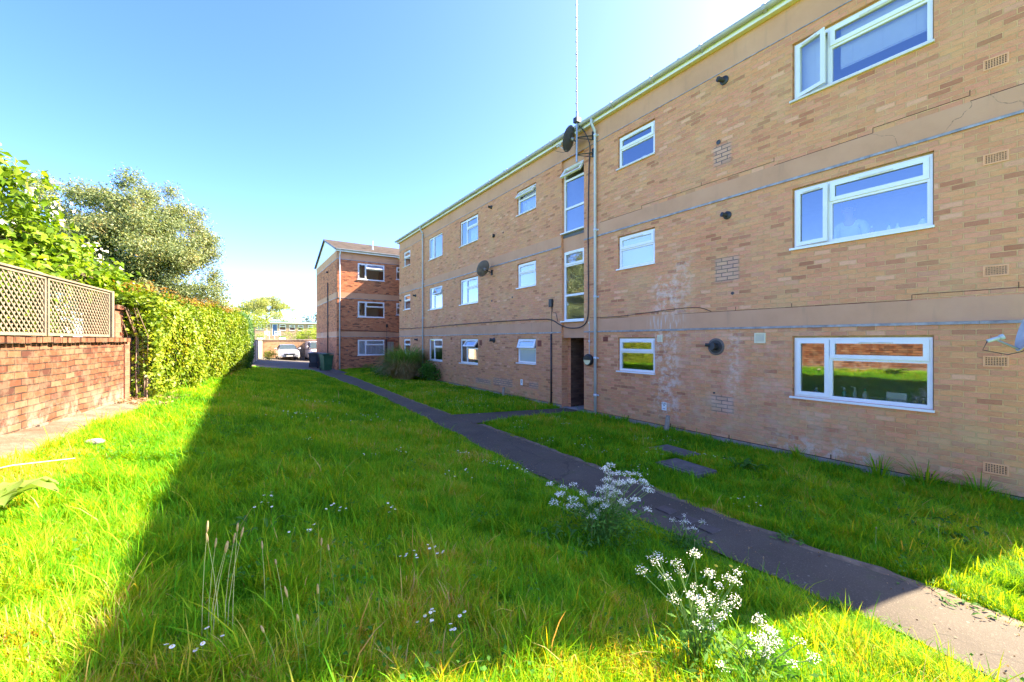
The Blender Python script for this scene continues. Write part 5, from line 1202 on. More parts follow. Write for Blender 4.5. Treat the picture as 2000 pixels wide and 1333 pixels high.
M['bin_green'] = plain('green_bin_plastic', (.022, .10, .045), .5, var=.12); M['bin_black'] = plain('black_bin_plastic', (.018, .022, .032), .45, var=.15)
def bin_(cx, cy, mat, label, lidopen=0, rot=0, lid='bin_black'):
    z = Tf(cx, cy) + .02; t = thing('wheelie_bin', label, 'bin', (0, 0, 0), 'wheelie bins by the corner')
    b = MB(); lo, hi = [(-.22, -.25), (.22, -.25), (.22, .22), (-.22, .22)], [(-.29, -.35), (.29, -.35), (.29, .34), (-.29, .34)]
    L = [(x, y, .06) for x, y in lo]; U = [(x, y, .98) for x, y in hi]
    for i in range(4): b.face([L[i], L[(i + 1) % 4], U[(i + 1) % 4], U[i]])
    b.face(L[::-1]); b.box(-.31, .31, -.38, -.35, .93, .98); b.box(-.31, .31, .34, .37, .93, .99); b.box(-.32, -.29, -.38, .37, .93, .98); b.box(.29, .32, -.38, .37, .93, .98)
    b.box(-.16, .16, -.345, -.31, .35, .75); b.box(-.29, .29, .20, .30, .08, .30)
    b.build('body', M[mat], t)
    l = MB(); l.X = Matrix.Translation((0, .38, 1.0)) @ Matrix.Rotation(R(-lidopen), 4, 'X') @ Matrix.Translation((0, -.38, -1.0))
    secs = [[(-.32, -.40, 1.0), (0, -.40, 1.02), (.32, -.40, 1.0)], [(-.32, -.2, 1.03), (0, -.2, 1.07), (.32, -.2, 1.03)], [(-.31, .1, 1.04), (0, .1, 1.09), (.31, .1, 1.04)], [(-.30, .40, 1.02), (0, .40, 1.05), (.30, .40, 1.02)]]
    for i in range(3):
        for k in range(2): l.face([secs[i][k], secs[i][k + 1], secs[i + 1][k + 1], secs[i + 1][k]])
    for i in range(3):
        for k in (0, 2): p, q = secs[i][k], secs[i + 1][k]; l.face([p, q, (q[0], q[1], .985), (p[0], p[1], .985)])
    for e in (secs[0], secs[3]):
        for k in range(2): l.face([e[k], e[k + 1], (e[k + 1][0], e[k + 1][1], .985), (e[k][0], e[k][1], .985)])
    l.build('lid', M[lid], t)
    h = MB(); h.tube([(-.26, .42, .98), (.26, .42, .98)], .018, 8); h.box(-.2, -.16, .36, .43, .93, .99); h.box(.16, .2, .36, .43, .93, .99); h.build('handle', M[mat], t)
    for s in (-1, 1):
        w_ = MB(); w_.lathe((s * .24, .27, .10), (s, 0, 0), [(0, .05), (0, .10), (.05, .10), (.051, .03)], 14); w_.build('wheel', M['tyre'], t)
    t.location = (cx, cy, z); t.rotation_euler = (0, 0, rot)
    for c in t.children: c.matrix_parent_inverse = Matrix.Identity(4)
    return t
bin_(4.42, 27.3, 'bin_green', 'green wheelie bin standing at the corner of the orange brick block', 4, R(12), 'bin_green')
bin_(4.12, 30.4, 'bin_black', 'left black wheelie bin behind the green one', 0, R(-8))
bin_(4.62, 29.9, 'bin_black', 'black wheelie bin nearest the brick corner, right behind the green bin', 2, R(6))

# ------------------------------------------------------------------ far terrace
HYY = 86
h = thing('terrace_house', 'low tan brick terrace with a flat white-edged roof beyond the yard', 'house', (8, 90, 2.2))
OH, AH, NH = (0, HYY, 0), (1, 0, 0), (0, -1, 0)
wins = [(-1.6, -.3, 3.9, 5.0), (.75, 1.75, 3.92, 5.02), (2.39, 3.5, 3.9, 5.0), (5.95, 7.0, 3.88, 4.95), (7.6, 8.5, 3.88, 4.9), (9.0, 9.9, 3.88, 4.9), (10.7, 11.6, 3.88, 4.9), (12.8, 13.9, 3.88, 4.9)]
doors = [(3.95, 4.55, 2.9, 5.0), (4.82, 5.62, 2.9, 5.02)]
m = MB(OH, AH, NH); facade(m, -4, 16, 1.5, 5.2, wins + doors); m.box(-4, 16, -8, -.15, 1.5, 5.15, 0, 'f'); m.build('wall', M['far_brick'], h)
m = MB(OH, AH, NH); m.box(-4.2, 16.2, -8.2, .25, 5.2, 5.5); m.build('roof', M['white'], h)
m = MB(OH, AH, NH); m.box(-4.25, 16.25, -8.25, .3, 5.5, 5.56); m.build('roof_edge', M['dark_grey'], h)
for (a, b, c, d) in wins: window(h, OH, AH, NH, a, b, c, d, L_SMALL(), 'clear_glass', 1)
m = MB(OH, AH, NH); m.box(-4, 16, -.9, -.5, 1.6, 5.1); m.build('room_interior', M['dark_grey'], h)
for (d_, mt, gl) in ((doors[0], 'door_tan', True), (doors[1], 'door_blue', False)):
    m = MB(OH, AH, NH); m.box(d_[0] + .06, d_[1] - .06, -.1, -.05, d_[2], d_[3] - .1); frame_rect(m, d_[0], d_[1], d_[2], d_[3], -.1, -.02, .06, 1)
    do = m.build('door', [M[mt], M['white']], h)
    if gl:
        m = MB(OH, AH, NH); c = (d_[0] + d_[1]) / 2; m.face([(c + .2 * math.cos(a), -.045, 4.55 + .2 * math.sin(a)) for a in np.linspace(0, PI, 12)]); m.build('fanlight', M['tyre'], do)
m = MB(OH, AH, NH); m.tube([(2.04, .06, 5.2), (2.04, .06, 1.8)], .06, 8); m.tube([(1.7, .06, 5.2), (1.7, .06, 6.2)], .03, 6); m.build('drainpipe', M['black'], h)
for (a, b, lb) in ((3.6, 4.4, 'white handrail left of the blue door on the far terrace'), (5.15, 6.15, 'white gate-like railing right of the blue door on the far terrace')):
    t = thing('railing', lb, 'railing', ((a + b) / 2, 80, 2.2)); y = 80; k = 80 / 86
    m = MB((0, y, 0), (1, 0, 0), (0, -1, 0)); m.box(a * k, a * k + .07, 0, .07, 2.0, 3.62); m.box(b * k - .07, b * k, 0, .07, 2.0, 3.62); m.build('post', M['white'], t)
    m = MB((0, y, 0), (1, 0, 0), (0, -1, 0))
    for z in (2.9, 3.2, 3.5): m.box(a * k + .07, b * k - .07, .01, .05, z, z + .09)
    m.build('rail', M['white'], t)
for (a, b, lb) in ((2.2, 3.1, 'white planter box by the terrace railing, on the left'), (5.4, 6.4, 'white planter box under the terrace window right of the blue door')):
    t = thing('planter', lb, 'planter', ((a + b) / 2, 79, 2.2)); m = MB((0, 79, 0)); m.box(a, b, -.3, .3, 2.1, 2.5); m.build('trough', M['white'], t, bevel=.03)
    leaf_quads('plants', np.stack([RNG.uniform(a, b, 120), 79 + RNG.uniform(-.25, .25, 120), RNG.uniform(2.5, 2.75, 120)], 1), np.tile([0, -1, 1.], (120, 1)), .14, .09, M['weed'], t)

# ------------------------------------------------------------------ plants near the buildings
def arching(name, c, n, h, spread, wid, mat, parent, seg=6, hmin=.5, bend=1.0):
    """arching strap leaves from a clump base"""
    V = []; F = []; C_ = []
    for i in range(n):
        a = random.uniform(0, 2 * PI); r0 = random.random() ** .5 * spread * .35
        p = np.array([c[0] + r0 * math.cos(a), c[1] + r0 * math.sin(a), c[2]]); L = h * random.uniform(hmin, 1.1); out = random.uniform(.25, 1) * spread
        sd = np.array([-math.sin(a), math.cos(a), 0]); b = len(V); ti = random.random(); w0 = wid * random.uniform(.6, 1.2); bb = bend * random.uniform(.5, 1.1)
        for k in range(seg + 1):
            s = k / seg; q = p + np.array([math.cos(a) * out * s ** 1.5, math.sin(a) * out * s ** 1.5, L * (1.25 * s - bb * .62 * s ** 2.6)]); w = w0 * (1 - s ** 2) + .001
            V += [q - sd * w / 2, q + sd * w / 2]; C_ += [(ti, 0, 0, 1)] * 2
        for k in range(seg): F += [b + 2 * k, b + 2 * k + 1, b + 2 * k + 3, b + 2 * k + 2]
    return np_mesh(name, V, F, np.full(len(F) // 4, 4), M[mat], parent, C_)
t = thing('pampas_grass', 'big tussock of pampas grass with straw coloured dead skirt against the flats', 'pampas grass', (6.95, 20.2, 0))
arching('leaves', (6.95, 20.25, .1), 2600, 2.1, 1.5, .03, 'pampas_green', t, hmin=.3, bend=1.35)
arching('dead_leaves', (6.75, 19.8, .05), 1700, 1.5, 1.35, .03, 'pampas_dry', t, hmin=.4, bend=1.5)
tree('ivy_bush', 'small dark green bush tight against the wall beside the pampas grass', 'bush', (7.55, 18.35, 0), [(7.6, 18.35, -.05), (7.6, 18.35, .5)], rand_clumps(12, (7.55, 18.35, .62), .32, .42, .45, .2, .34, .2), 'weed', 'bark', .08, .06, 2600, r0=.03)
tree('ground_shrub', 'low green shrub at the shaded foot of the orange brick block', 'bush', (6.6, 22.2, 0), [(6.5, 22.0, -.05), (6.5, 22.0, .4)], rand_clumps(10, (6.5, 22.1, .35), .7, .7, .25, .25, .4, .2) + [((6.9, 21.6, .9), .3), ((6.6, 21.9, .7), .3), ((7.3, 22.2, 1.2), .3)], 'weed', 'bark', .08, .05, 1700, r0=.03)
tree('weed_clump', 'scruffy pale flowering weed at the foot of the orange brick wall', 'weeds', (7.2, 28.4, -.05), [(7.2, 28.4, -.1), (7.2, 28.4, .1)], rand_clumps(7, (7.2, 28.4, .2), .7, .15, .15, .14, .22, .2), 'spring_tree', 'stem', .06, .03, 2600, r0=.01)

def rosette(name, label, c, n, L, W, mat, rise=.5, cat='weed', spread=.08):
    t = thing(name, label, cat, c); V = []; F = []; Cc = []
    for i in range(n):
        a = random.uniform(0, 2 * PI); l = L * random.uniform(.6, 1.1); w0 = W * random.uniform(.7, 1.1); up = rise * random.uniform(.4, 1.2); b = len(V); ti = random.random()
        o = np.array([c[0] + RNG.normal(0, spread), c[1] + RNG.normal(0, spread), c[2]]); d = np.array([math.cos(a), math.sin(a), 0]); sd = np.array([-d[1], d[0], 0])
        for k in range(7):
            s = k / 6; q = o + d * l * s + np.array([0, 0, l * up * (1.5 * s - 1.15 * s * s)]); w = w0 * math.sin(PI * min(1, .06 + s * .94)) ** .8 * (1 if k < 6 else .1)
            rip = .12 * w0 * math.sin(k * 2.1 + i)
            V += [q - sd * w / 2 + np.array([0, 0, w * .22 + rip]), q, q + sd * w / 2 + np.array([0, 0, w * .22 - rip])]; Cc += [(ti, 0, 0, 1)] * 3
        for k in range(6):
            for e in (0, 1): F += [b + 3 * k + e, b + 3 * k + e + 1, b + 3 * k + e + 4, b + 3 * k + e + 3]
    np_mesh('leaves', V, F, np.full(len(F) // 4, 4), M[mat], t, Cc, smooth=True); return t
rosette('broad_leaf_plant', 'plant with broad pale green leaves in the sunny grass by the old wall', (-1.32, 4.0, Tf(-1.32, 4.0) + .05), 20, .32, .15, 'big_leaf', .7, 'plant')
rosette('dock_weed', 'dark dock weed in the shaded grass strip below the wide kitchen window', (6.41, 3.19, Tf(6.41, 3.19)), 16, .26, .07, 'weed', 1.0)
rosette('dock_weed', 'patch of dark leafy weeds at the shadow edge of the right-hand grass', (5.86, 1.05, Tf(5.86, 1.05)), 60, .12, .05, 'weed', 1.3, spread=.3)
rosette('plantain_weed', 'flat grey-green rosette on the path edge past the paving setts', (4.28, 1.72, Tf(4.28, 1.72) + .02), 26, .07, .022, 'weed', .5, spread=.06)
rosette('plantain_weed', 'flat weed rosette on the sunlit path edge at the right', (4.3, .62, Tf(4.3, .62) + .02), 34, .06, .02, 'weed', .5, spread=.1)
rosette('dandelion_weed', 'dark broad weeds sunk in the long grass near the seed stalks', (.02, 3.2, Tf(.02, 3.2) + .04), 16, .10, .028, 'weed', .9, spread=.1)
rosette('dandelion_weed', 'dark broad weeds in the lawn just left of the path and its big white flowers', (2.2, 2.6, Tf(2.2, 2.6) + .04), 22, .12, .032, 'weed', .9, spread=.16)
def tuft(label, c, n, h): 
    t = thing('grass_tuft', label, 'grass tuft', c, 'rank grass tufts along the flats'); arching('blades', c, n, h, h * .8, .012, 'grass', t, bend=.9); return t
for i, (x, y, h) in enumerate(((7.85, 1.95, .38), (7.85, 1.45, .42), (7.8, .95, .35), (7.86, 6.7, .22), (7.85, 3.0, .25))):
    tuft(('tall grass tuft growing against the brick under the right half of the kitchen window', 'tallest grass tuft against the brick between the kitchen window and the lowest air brick', 'grass tuft against the brick under the lowest air brick', 'small grass tuft at the wall foot by the white gas plate', 'grass tuft at the wall foot under the narrow kitchen casement')[i], (x, y, Tf(x, y)), 45, h)

# white umbels
def umbel(mb, c, r, nrm, k, fs=1.):
    """c: where the rays start; small heads of florets at the ray ends"""
    c = Vector(c); nrm = Vector(nrm).normalized(); u = nrm.orthogonal().normalized(); v = nrm.cross(u)
    for i in range(k):
        a = 2.4 * i; rr = r * math.sqrt((i + .5) / k); e = c + u * rr * math.cos(a) + v * rr * math.sin(a) + nrm * (r * .55 - rr * rr / r * .25)
        mb.tube([c, e], .0011, 4, 1, False)
        for q in range(7):
            o = Vector(RNG.normal(0, .0075, 3)); f = e + o * 1.0; n_ = (nrm + Vector(RNG.normal(0, .45, 3))).normalized(); p1 = n_.orthogonal().normalized() * random.uniform(.0024, .0038) * fs; p2 = n_.cross(p1)
            mb.face([f + p1, f + p2, f - p1, f - p2], 0)
def cow_parsley(label, c, heads, leaf_n, spread, hgt, fs=1.):
    t = thing('cow_parsley', label, 'wild flower', c); C = Vector(c)
    st = MB()
    for (dx, dy, dz, r, k) in heads:
        tip = C + Vector((dx, dy, dz)); b = C + Vector((dx * .1, dy * .1, .0)); mid = C + Vector((dx * .45, dy * .45, dz * .62))
        st.tube([b, mid, tip], [.0045, .003, .002], 6)
        um = MB(); umbel(um, tip, r, (dx * .35 + random.uniform(-.15, .15), dy * .35 + random.uniform(-.2, .05), 1), k, fs); um.build('umbel', [M['petal'], M['stem']], t)
        if random.random() < .6:
            e = mid + Vector(RNG.normal(0, .06, 3)) + Vector((0, 0, .10)); st.tube([mid, e], .002, 5); um = MB(); umbel(um, e, r * .6, (0, 0, 1), 5); um.build('umbel', [M['petal'], M['stem']], t)
    st.build('stems', M['stem'], t)
    P = np.array(c) + np.stack([RNG.normal(0, spread, leaf_n), RNG.normal(0, spread, leaf_n), RNG.uniform(.03, hgt, leaf_n)], 1)
    leaf_quads('leaves', P, np.tile([0, -.2, 1.], (leaf_n, 1)), .05, .016, M['weed'], t, 0, .3)
RT = Vector((.83, -.557, 0)); FWD = Vector((.557, .83, 0))
def at_px(ux, fz, dz): v_ = RT * ux + FWD * fz; return (v_.x, v_.y, dz)
hd1 = []
for (ux, dz) in ((-.48, .42), (-.46, .33), (-.42, .40), (-.38, .33), (-.36, .40), (-.30, .26), (-.29, .35), (-.25, .45), (-.22, .27), (-.18, .40), (-.14, .22), (-.12, .33), (-.08, .46), (-.05, .37), (-.02, .30), (.0, .52), (.0, .60), (.03, .40), (.04, .66), (.06, .34), (.08, .56), (.09, .44), (.12, .37), (.13, .60), (.15, .50), (.17, .42), (.2, .53), (.22, .46), (.24, .38), (.26, .53), (.28, .47), (.31, .54), (.34, .50), (.37, .44), (.40, .42), (.43, .38), (.33, .30), (.05, .24), (-.02, .22), (.18, .28), (.1, .48), (.02, .48)):
    hd1.append((*at_px(ux + random.uniform(-.02, .02), random.uniform(-.16, .16), dz), random.uniform(.032, .05), random.randint(8, 12)))
cow_parsley('large cow parsley with massed white flowers leaning over the dark path', (2.72, 2.56, Tf(2.72, 2.56)), hd1, 1300, .16, .3, 1.6)
hd2 = []
for (ux, dz) in ((-.30, .42), (-.24, .47), (-.20, .44), (-.10, .43), (.0, .47), (-.16, .36), (-.06, .36), (-.05, .30), (.06, .39), (.1, .36), (.14, .39), (.19, .42), (.2, .34), (-.14, .28), (-.02, .24), (.08, .26), (.18, .28), (.13, .23), (.04, .22), (.2, .22)):
    hd2.append((*at_px(ux, random.uniform(-.08, .1), dz + .03), random.uniform(.024, .034), random.randint(5, 8)))
cow_parsley('airy cow parsley with sunlit white umbels at the shadow edge left of the path', (1.98, 1.2, Tf(1.98, 1.2)), hd2, 240, .1, .2, .85)
hd3 = [(*at_px(random.uniform(-.22, .26), random.uniform(-.12, .12), random.uniform(.12, .22)), random.uniform(.02, .035), 7) for i in range(16)]
cow_parsley('low white umbel flowers half buried in the sunny grass at the bottom', (2.12, .98, Tf(2.12, .98)), hd3[:11], 300, .12, .12, .8)
hd4 = [(*at_px(u_, random.uniform(-.05, .05), z_), .03, 8) for u_, z_ in ((-.10, .26), (-.02, .28), (.05, .22), (.02, .18), (.13, .27))]
cow_parsley('little cow parsley with a few white heads on the path edge near the setts', (3.25, 2.1, Tf(3.25, 2.1)), hd4, 400, .08, .15)

# seed-headed stalks
def stalk(x, y, h, lean, hl, label, group):
    z = Tf(x, y); t = thing('seed_stalk', label, 'grass stalk', (x, y, z), group); l = Vector(lean)
    pts = [Vector((x, y, z)) + Vector((l.x * s * s, l.y * s * s, h * s)) for s in (0, .35, .7, 1)]
    m = MB(); m.tube(pts, [.0016, .0014, .0011, .0009], 6); m.build('stem', M['straw'] if random.random() < .5 else M['stem'], t)
    d = (pts[-1] - pts[-2]).normalized(); m = MB(); m.lathe(pts[-1], d, [(0, .001), (hl * .12, .0036), (hl * .5, .0048), (hl * .85, .0034), (hl, .001)], 9); m.build('seed_head', M['seed'], t, True)
for i, (x, y) in enumerate(((-.11, 2.19), (-.10, 2.16), (-.05, 2.2), (-.03, 2.17), (-.12, 2.25), (-.06, 2.23), (-.08, 2.2), (-.14, 2.2))):
    stalk(x, y, .36 + .03 * (i % 4) + random.uniform(-.02, .03), (random.uniform(-.05, .06), random.uniform(-.02, .02), 0), random.uniform(.035, .06), 'thin tan-headed stalk in the tall cluster on the left of the shaded lawn', 'seed stalk cluster on the left of the lawn')
for i, (x, y) in enumerate(((.1, 2.33), (.17, 2.22), (.33, 2.24), (.40, 2.22), (.22, 1.78), (.27, 1.83), (.20, 1.86), (.12, 1.84))):
    stalk(x, y, (.32, .30, .34, .33, .27, .33, .32, .22)[i], (random.uniform(-.05, .03), random.uniform(-.02, .02), 0), random.uniform(.03, .055), 'scattered single stalk with a tan seed head in the middle of the shaded lawn', 'scattered seed stalks in the lawn')
for i, (x, y) in enumerate(((3.46, 1.68), (3.42, 1.55), (2.5, 2.5), (3.05, 1.9), (4.75, 1.2), (5.3, .9))):
    stalk(x, y, (.17, .16, .2, .2, .2, .22)[i], (random.uniform(-.03, .03), 0, 0), .02, 'short pale stalk standing at the edge of the asphalt path', 'short stalks along the path')

# daisies: near ones each their own flower, the far drifts as one mass
DV = []
def flower_mesh(mb, c, n_, rr, z0, petal=0):
    u = n_.orthogonal().normalized(); v = n_.cross(u)
    mb.face([c + (u * math.cos(a) + v * math.sin(a)) * rr for a in np.linspace(0, 2 * PI, 11)[:-1]], 0)
    mb.face([c + n_ * .003 + (u * math.cos(a) + v * math.sin(a)) * rr * .38 for a in np.linspace(0, 2 * PI, 8)[:-1]], 1)
    mb.tube([c - n_ * .002, (c.x, c.y, z0)], .0013, 4, 2, False)
for k in range(6):
    mb = MB(); flower_mesh(mb, Vector((0, 0, random.uniform(.06, .12))), Vector((RNG.normal(0, .3), RNG.normal(-.15, .3), 1)).normalized(), random.uniform(.007, .0105), 0.)
    o = mb.build('daisy', [M['petal'], M['yellow'], M['stem']]); DV.append(o.data); bpy.data.objects.remove(o)
nd = [0]
def daisies(spots, n, sp, label, group):
    for (x, y) in spots:
        for q in range(n):
            px_, py_ = x + RNG.normal(0, sp), y + RNG.normal(0, sp)
            if bool(on_path(np.array(px_), np.array(py_), -.02)): continue
            o = bpy.data.objects.new('daisy', DV[nd[0] % 6]); nd[0] += 1; COL.objects.link(o)
            o.location = (px_, py_, Tf(px_, py_)); o.rotation_euler = (0, 0, random.uniform(0, 6.28)); tag(o, label, 'daisy', group)
daisies(((.19, 3.85), (.16, 3.61), (.63, 3.47), (1.08, 3.41), (1.08, 2.57), (.91, 2.55), (.41, 3.09), (.86, 1.82), (.77, 1.9), (-.16, 2.1), (1.37, 5.38), (.77, 6.24), (1.9, 5.6)), 6, .05, 'small white daisy in a loose clump in the lawn left of the path', 'daisies in the main lawn')
daisies(((2.2, 4.38), (3.0, 4.93), (3.12, 4.73), (3.2, 4.4), (2.8, 5.5)), 10, .09, 'small white daisy in the drift along the left edge of the path', 'daisies along the path edge')
daisies(((6.01, 6.9), (4.7, 5.76), (4.95, 5.14), (5.02, 4.73), (6.37, 5.08), (5.69, 4.28), (4.65, 3.74), (6.36, 3.69), (4.75, 2.34), (6.82, 4.72), (5.2, 7.3), (6.4, 7.6), (5.5, 5.5), (4.8, 6.9)), 10, .12, 'small white daisy in the grass strip between path and wall near the drain covers', 'daisies in the right-hand grass strip')
def flower_mass(name, spots, n, sp, label, cat, mat, r):
    mb = MB()
    for (x, y) in spots:
        for q in range(n):
            px_, py_ = x + RNG.normal(0, sp), y + RNG.normal(0, sp); z = Tf(px_, py_)
            flower_mesh(mb, Vector((px_, py_, z + random.uniform(.07, .14))), Vector((RNG.normal(0, .3), RNG.normal(-.2, .3), 1)).normalized(), r * random.uniform(.75, 1.2), z)
    tag(mb.build(name, [M[mat], M['yellow'], M['stem']]), label, cat, kind='stuff')
flower_mass('daisies', ((7.0, 10.45), (6.0, 11.2), (5.2, 10.0), (6.71, 12.2), (5.4, 13.5), (5.0, 16.0), (.9, 8.4), (2.4, 8.6), (1.5, 11.0), (6.6, 14), (5.4, 11)), 22, .3, 'far white daisies speckling the lawns beyond the doorway path', 'daisies', 'petal', .009)
flower_mass('buttercups', ((6.4, 16.9), (7.0, 17.2), (6.7, 16.2), (7.3, 15.2), (5.9, 17.3), (6.6, 17.6)), 45, .3, 'drift of yellow buttercups in front of the pampas grass', 'buttercups', 'yellow', .016)
for (x, y, h, lb, nm) in ((2.95, 1.55, .18, 'yellow buttercup at the path edge behind the airy cow parsley', 'buttercup'), (2.88, 1.62, .16, 'yellow buttercup deeper in the grass behind the airy cow parsley', 'buttercup'), (3.3, 1.9, .17, 'single orange-yellow dandelion at the path edge beside the setts', 'dandelion')):
    mb = MB(); flower_mesh(mb, Vector((x, y, Tf(x, y) + h)), Vector((-.1, -.3, 1)).normalized(), .013, Tf(x, y)); tag(mb.build(nm, [M['yellow'], M['yellow'], M['stem']]), lb, nm)

# covers, setts, stick, stone
M['cover'] = plain('mossy_concrete_cover', (.115, .095, .08), .9, var=.35, scale=7, bump=.6)
for (x, y, lb) in ((6.3, 4.3, 'mossy drain cover in the grass, the one nearer the wall'), (5.58, 3.62, 'mossy drain cover in the grass, the one nearer the path')):
    t = thing('drain_cover', lb, 'drain cover', (x, y, Tf(x, y))); z = Tf(x, y)
    m = MB((x, y, z), Vector((.1, 1, 0)).normalized(), Vector((1, -.1, 0)).normalized()); m.box(-.36, .36, -.24, .24, -.05, .035); m.build('frame', M['cover'], t, bevel=.008)
    m = MB((x, y, z), Vector((.1, 1, 0)).normalized(), Vector((1, -.1, 0)).normalized()); m.box(-.31, .31, -.19, .19, .03, .045); m.build('lid', M['cover'], t, bevel=.006)
M['sett'] = plain('sett_concrete', (.085, .064, .052), .85, var=.25, scale=14, bump=.4)
for i, (x, y) in enumerate(((3.88, 2.74), (3.86, 2.48), (3.84, 2.24))):
    m = MB((x, y, Tf(x, y)), Vector((.05, 1, 0)).normalized(), Vector((1, -.05, 0)).normalized()); m.box(-.09, .09, -.075, .075, -.03, .037)
    tag(m.build('paving_sett', M['sett'], bevel=.006), ('square sett let into the path, farthest of three in line', 'square sett let into the path, middle of three in line', 'square sett let into the path, nearest of three in line')[i], 'paving sett', 'setts let into the path')
m = MB(); m.tube([(-1.75, 4.75, 1.02), (-1.5, 4.86, 1.04), (-1.2, 5.06, 1.0)], [.006, .005, .003], 7); tag(m.build('stick', plain('bleached_stick', (.62, .52, .36), .8)), 'bleached stick lying in the sunny grass by the old wall', 'stick')
m = MB(); m.ball((-1.28, 5.97, Tf(-1.28, 5.97) + .05), .09, .06, .035, 10, 7); tag(m.build('stone', M['concrete'], None, True), 'flat pale stone in the sunny grass near the bare soil', 'stone')

# ------------------------------------------------------------------ grass
def vnoise(X, Y, s, seed):
    r = np.random.default_rng(seed); G_ = r.random((64, 64)); x = X / s; y = Y / s
    i = np.floor(x).astype(int); j = np.floor(y).astype(int); fx = x - i; fy = y - j; fx = fx * fx * (3 - 2 * fx); fy = fy * fy * (3 - 2 * fy)
    g = lambda a, b: G_[a % 64, b % 64]
    return (g(i, j) * (1 - fx) + g(i + 1, j) * fx) * (1 - fy) + (g(i, j + 1) * (1 - fx) + g(i + 1, j + 1) * fx) * fy
def lawn_mask(X, Y):
    dh = np.interp(Y, [-4, 3.2, 4.2, 5.2, 6, 7.3, 8.5, 9.7, 10.6, 12], [-2.6, -2.0, -1.9, -1.66, -1.5, -1.42, -1.38, -1.3, -1.15, -1.0])
    left = np.where(Y < 11.5, dh - .03 + .12 * (vnoise(X, Y, .25, 3) - .5), hedge_x(Y) - .25)
    ok = (X > left) & (X < 7.98) & (Y > -.9) & (Y < np.where(X < 5.35, yard_edge(X) - .02, 28.7))
    edge = .05 * (vnoise(X, Y, .12, 8) - .3)
    ok &= ~((X > pl(Y) + .0 + edge) & (X < pr(Y) + .02 - edge) & (Y < 26))
    ok &= ~((X > 4.2) & (Y > branch_lo(X) + edge) & (Y < branch_hi(X) - edge))
    ok &= ~((X > pr(Y)) & (X < pr(Y) + .14) & (Y > 0) & (vnoise(X, Y, .1, 9) < .55))
    for (cx, cy) in ((6.3, 4.3), (5.58, 3.62)): ok &= ~((np.abs(X - cx) < .26 + edge) & (np.abs(Y - cy) < .38 + edge))
    ok &= ~((X > 4.3) & (Y < 9.3) & (Y > 8.0) & (X > 7.5) & (np.abs(Y - 8.8) < .5))
    return ok
def scatter(n, z0, z1):
    """points on the ground between two camera distances, a little wider than the view"""
    out = []
    while sum(len(o) for o in out) < n:
        k = int(n * 1.6); zz = np.sqrt(RNG.uniform(z0 * z0, z1 * z1, k)); tt = RNG.uniform(-1.56, 1.42, k); rr = tt * zz
        X = zz * .557 + rr * .83; Y = zz * .83 - rr * .557; ok = lawn_mask(X, Y)
        # bare tread and thatch gaps
        ok &= RNG.random(k) < (.12 + 1.25 * vnoise(X, Y, .13, 21) * (.5 + vnoise(X, Y, .5, 22)))
        out.append(np.stack([X[ok], Y[ok], zz[ok]], 1))
    return np.concatenate(out)[:n]
def blades(P, hs, ws, name):
    n = len(P); X, Y = P[:, 0], P[:, 1]; Z = T(X, Y) + bumps(X, Y) - .012
    clump = vnoise(X, Y, .22, 5); big = vnoise(X, Y, 1.1, 6)
    clump2 = vnoise(X, Y, .11, 55); h = hs * (.25 + .75 * clump + .55 * clump2 ** 1.5 + .35 * big) * RNG.uniform(.55, 1.25, n)
    nearpath = np.clip(np.minimum(np.abs(X - pl(Y)), np.abs(X - pr(Y))) / .25, .45, 1); h *= nearpath
    w = ws * RNG.uniform(.6, 1.3, n); a = RNG.uniform(0, 2 * PI, n)
    # blades of a tuft fall the same way
    la = 2 * PI * vnoise(X, Y, .3, 12) * 2 + RNG.normal(0, 1.5, n); lean = h * RNG.uniform(.15, 1.0, n)
    sx, sy = -np.sin(la + RNG.normal(0, .5, n)), np.cos(la); nm = np.hypot(sx, sy); sx /= nm; sy /= nm
    V = np.zeros((n, 7, 3), np.float32)
    for k, (s, wf) in enumerate(((0, 1), (.4, .9), (.75, .6), (1, 0))):
        cx = X + np.cos(la) * lean * s ** 1.8; cy = Y + np.sin(la) * lean * s ** 1.8; cz = Z + h * (s - .28 * s ** 3 * np.clip(lean / h, 0, 1))
        if k < 3:
            V[:, 2 * k, 0] = cx - sx * w * wf / 2; V[:, 2 * k, 1] = cy - sy * w * wf / 2; V[:, 2 * k, 2] = cz
            V[:, 2 * k + 1, 0] = cx + sx * w * wf / 2; V[:, 2 * k + 1, 1] = cy + sy * w * wf / 2; V[:, 2 * k + 1, 2] = cz
        else: V[:, 6, 0] = cx; V[:, 6, 1] = cy; V[:, 6, 2] = cz
    i = np.arange(n)[:, None] * 7
    F = (i + np.array([0, 1, 3, 2, 2, 3, 5, 4, 4, 5, 6])).ravel(); tot = np.tile([4, 4, 3], n)
    tint = np.clip(RNG.random(n) ** 1.1 * .95 + .45 * (vnoise(X, Y, .5, 31) - .5) + .5 * (vnoise(X, Y, .09, 32) - .5) + (RNG.random(n) < .035) * .6, 0, 1.25)
    col = np.ones((n, 4), np.float32); col[:, 0] = tint
    return V.reshape(-1, 3), F, tot, np.repeat(col, 7, 0)
Vs, Fs, Ts, Cs = [], [], [], []; off = 0
for (n, z0, z1, hs, ws) in ((150000, .9, 2.8, .098, .0038), (190000, 2.8, 5.5, .10, .0052), (150000, 5.5, 10, .10, .009), (90000, 10, 18, .105, .017), (50000, 18, 32, .11, .03), (5000, .9, 3.2, .20, .0062), (6000, 3.2, 7, .19, .008), (4000, 7, 14, .2, .014)):
    v, f, t_, c = blades(scatter(n, z0, z1), hs, ws, ''); Vs.append(v); Fs.append(f + off); Ts.append(t_); Cs.append(c); off += len(v)
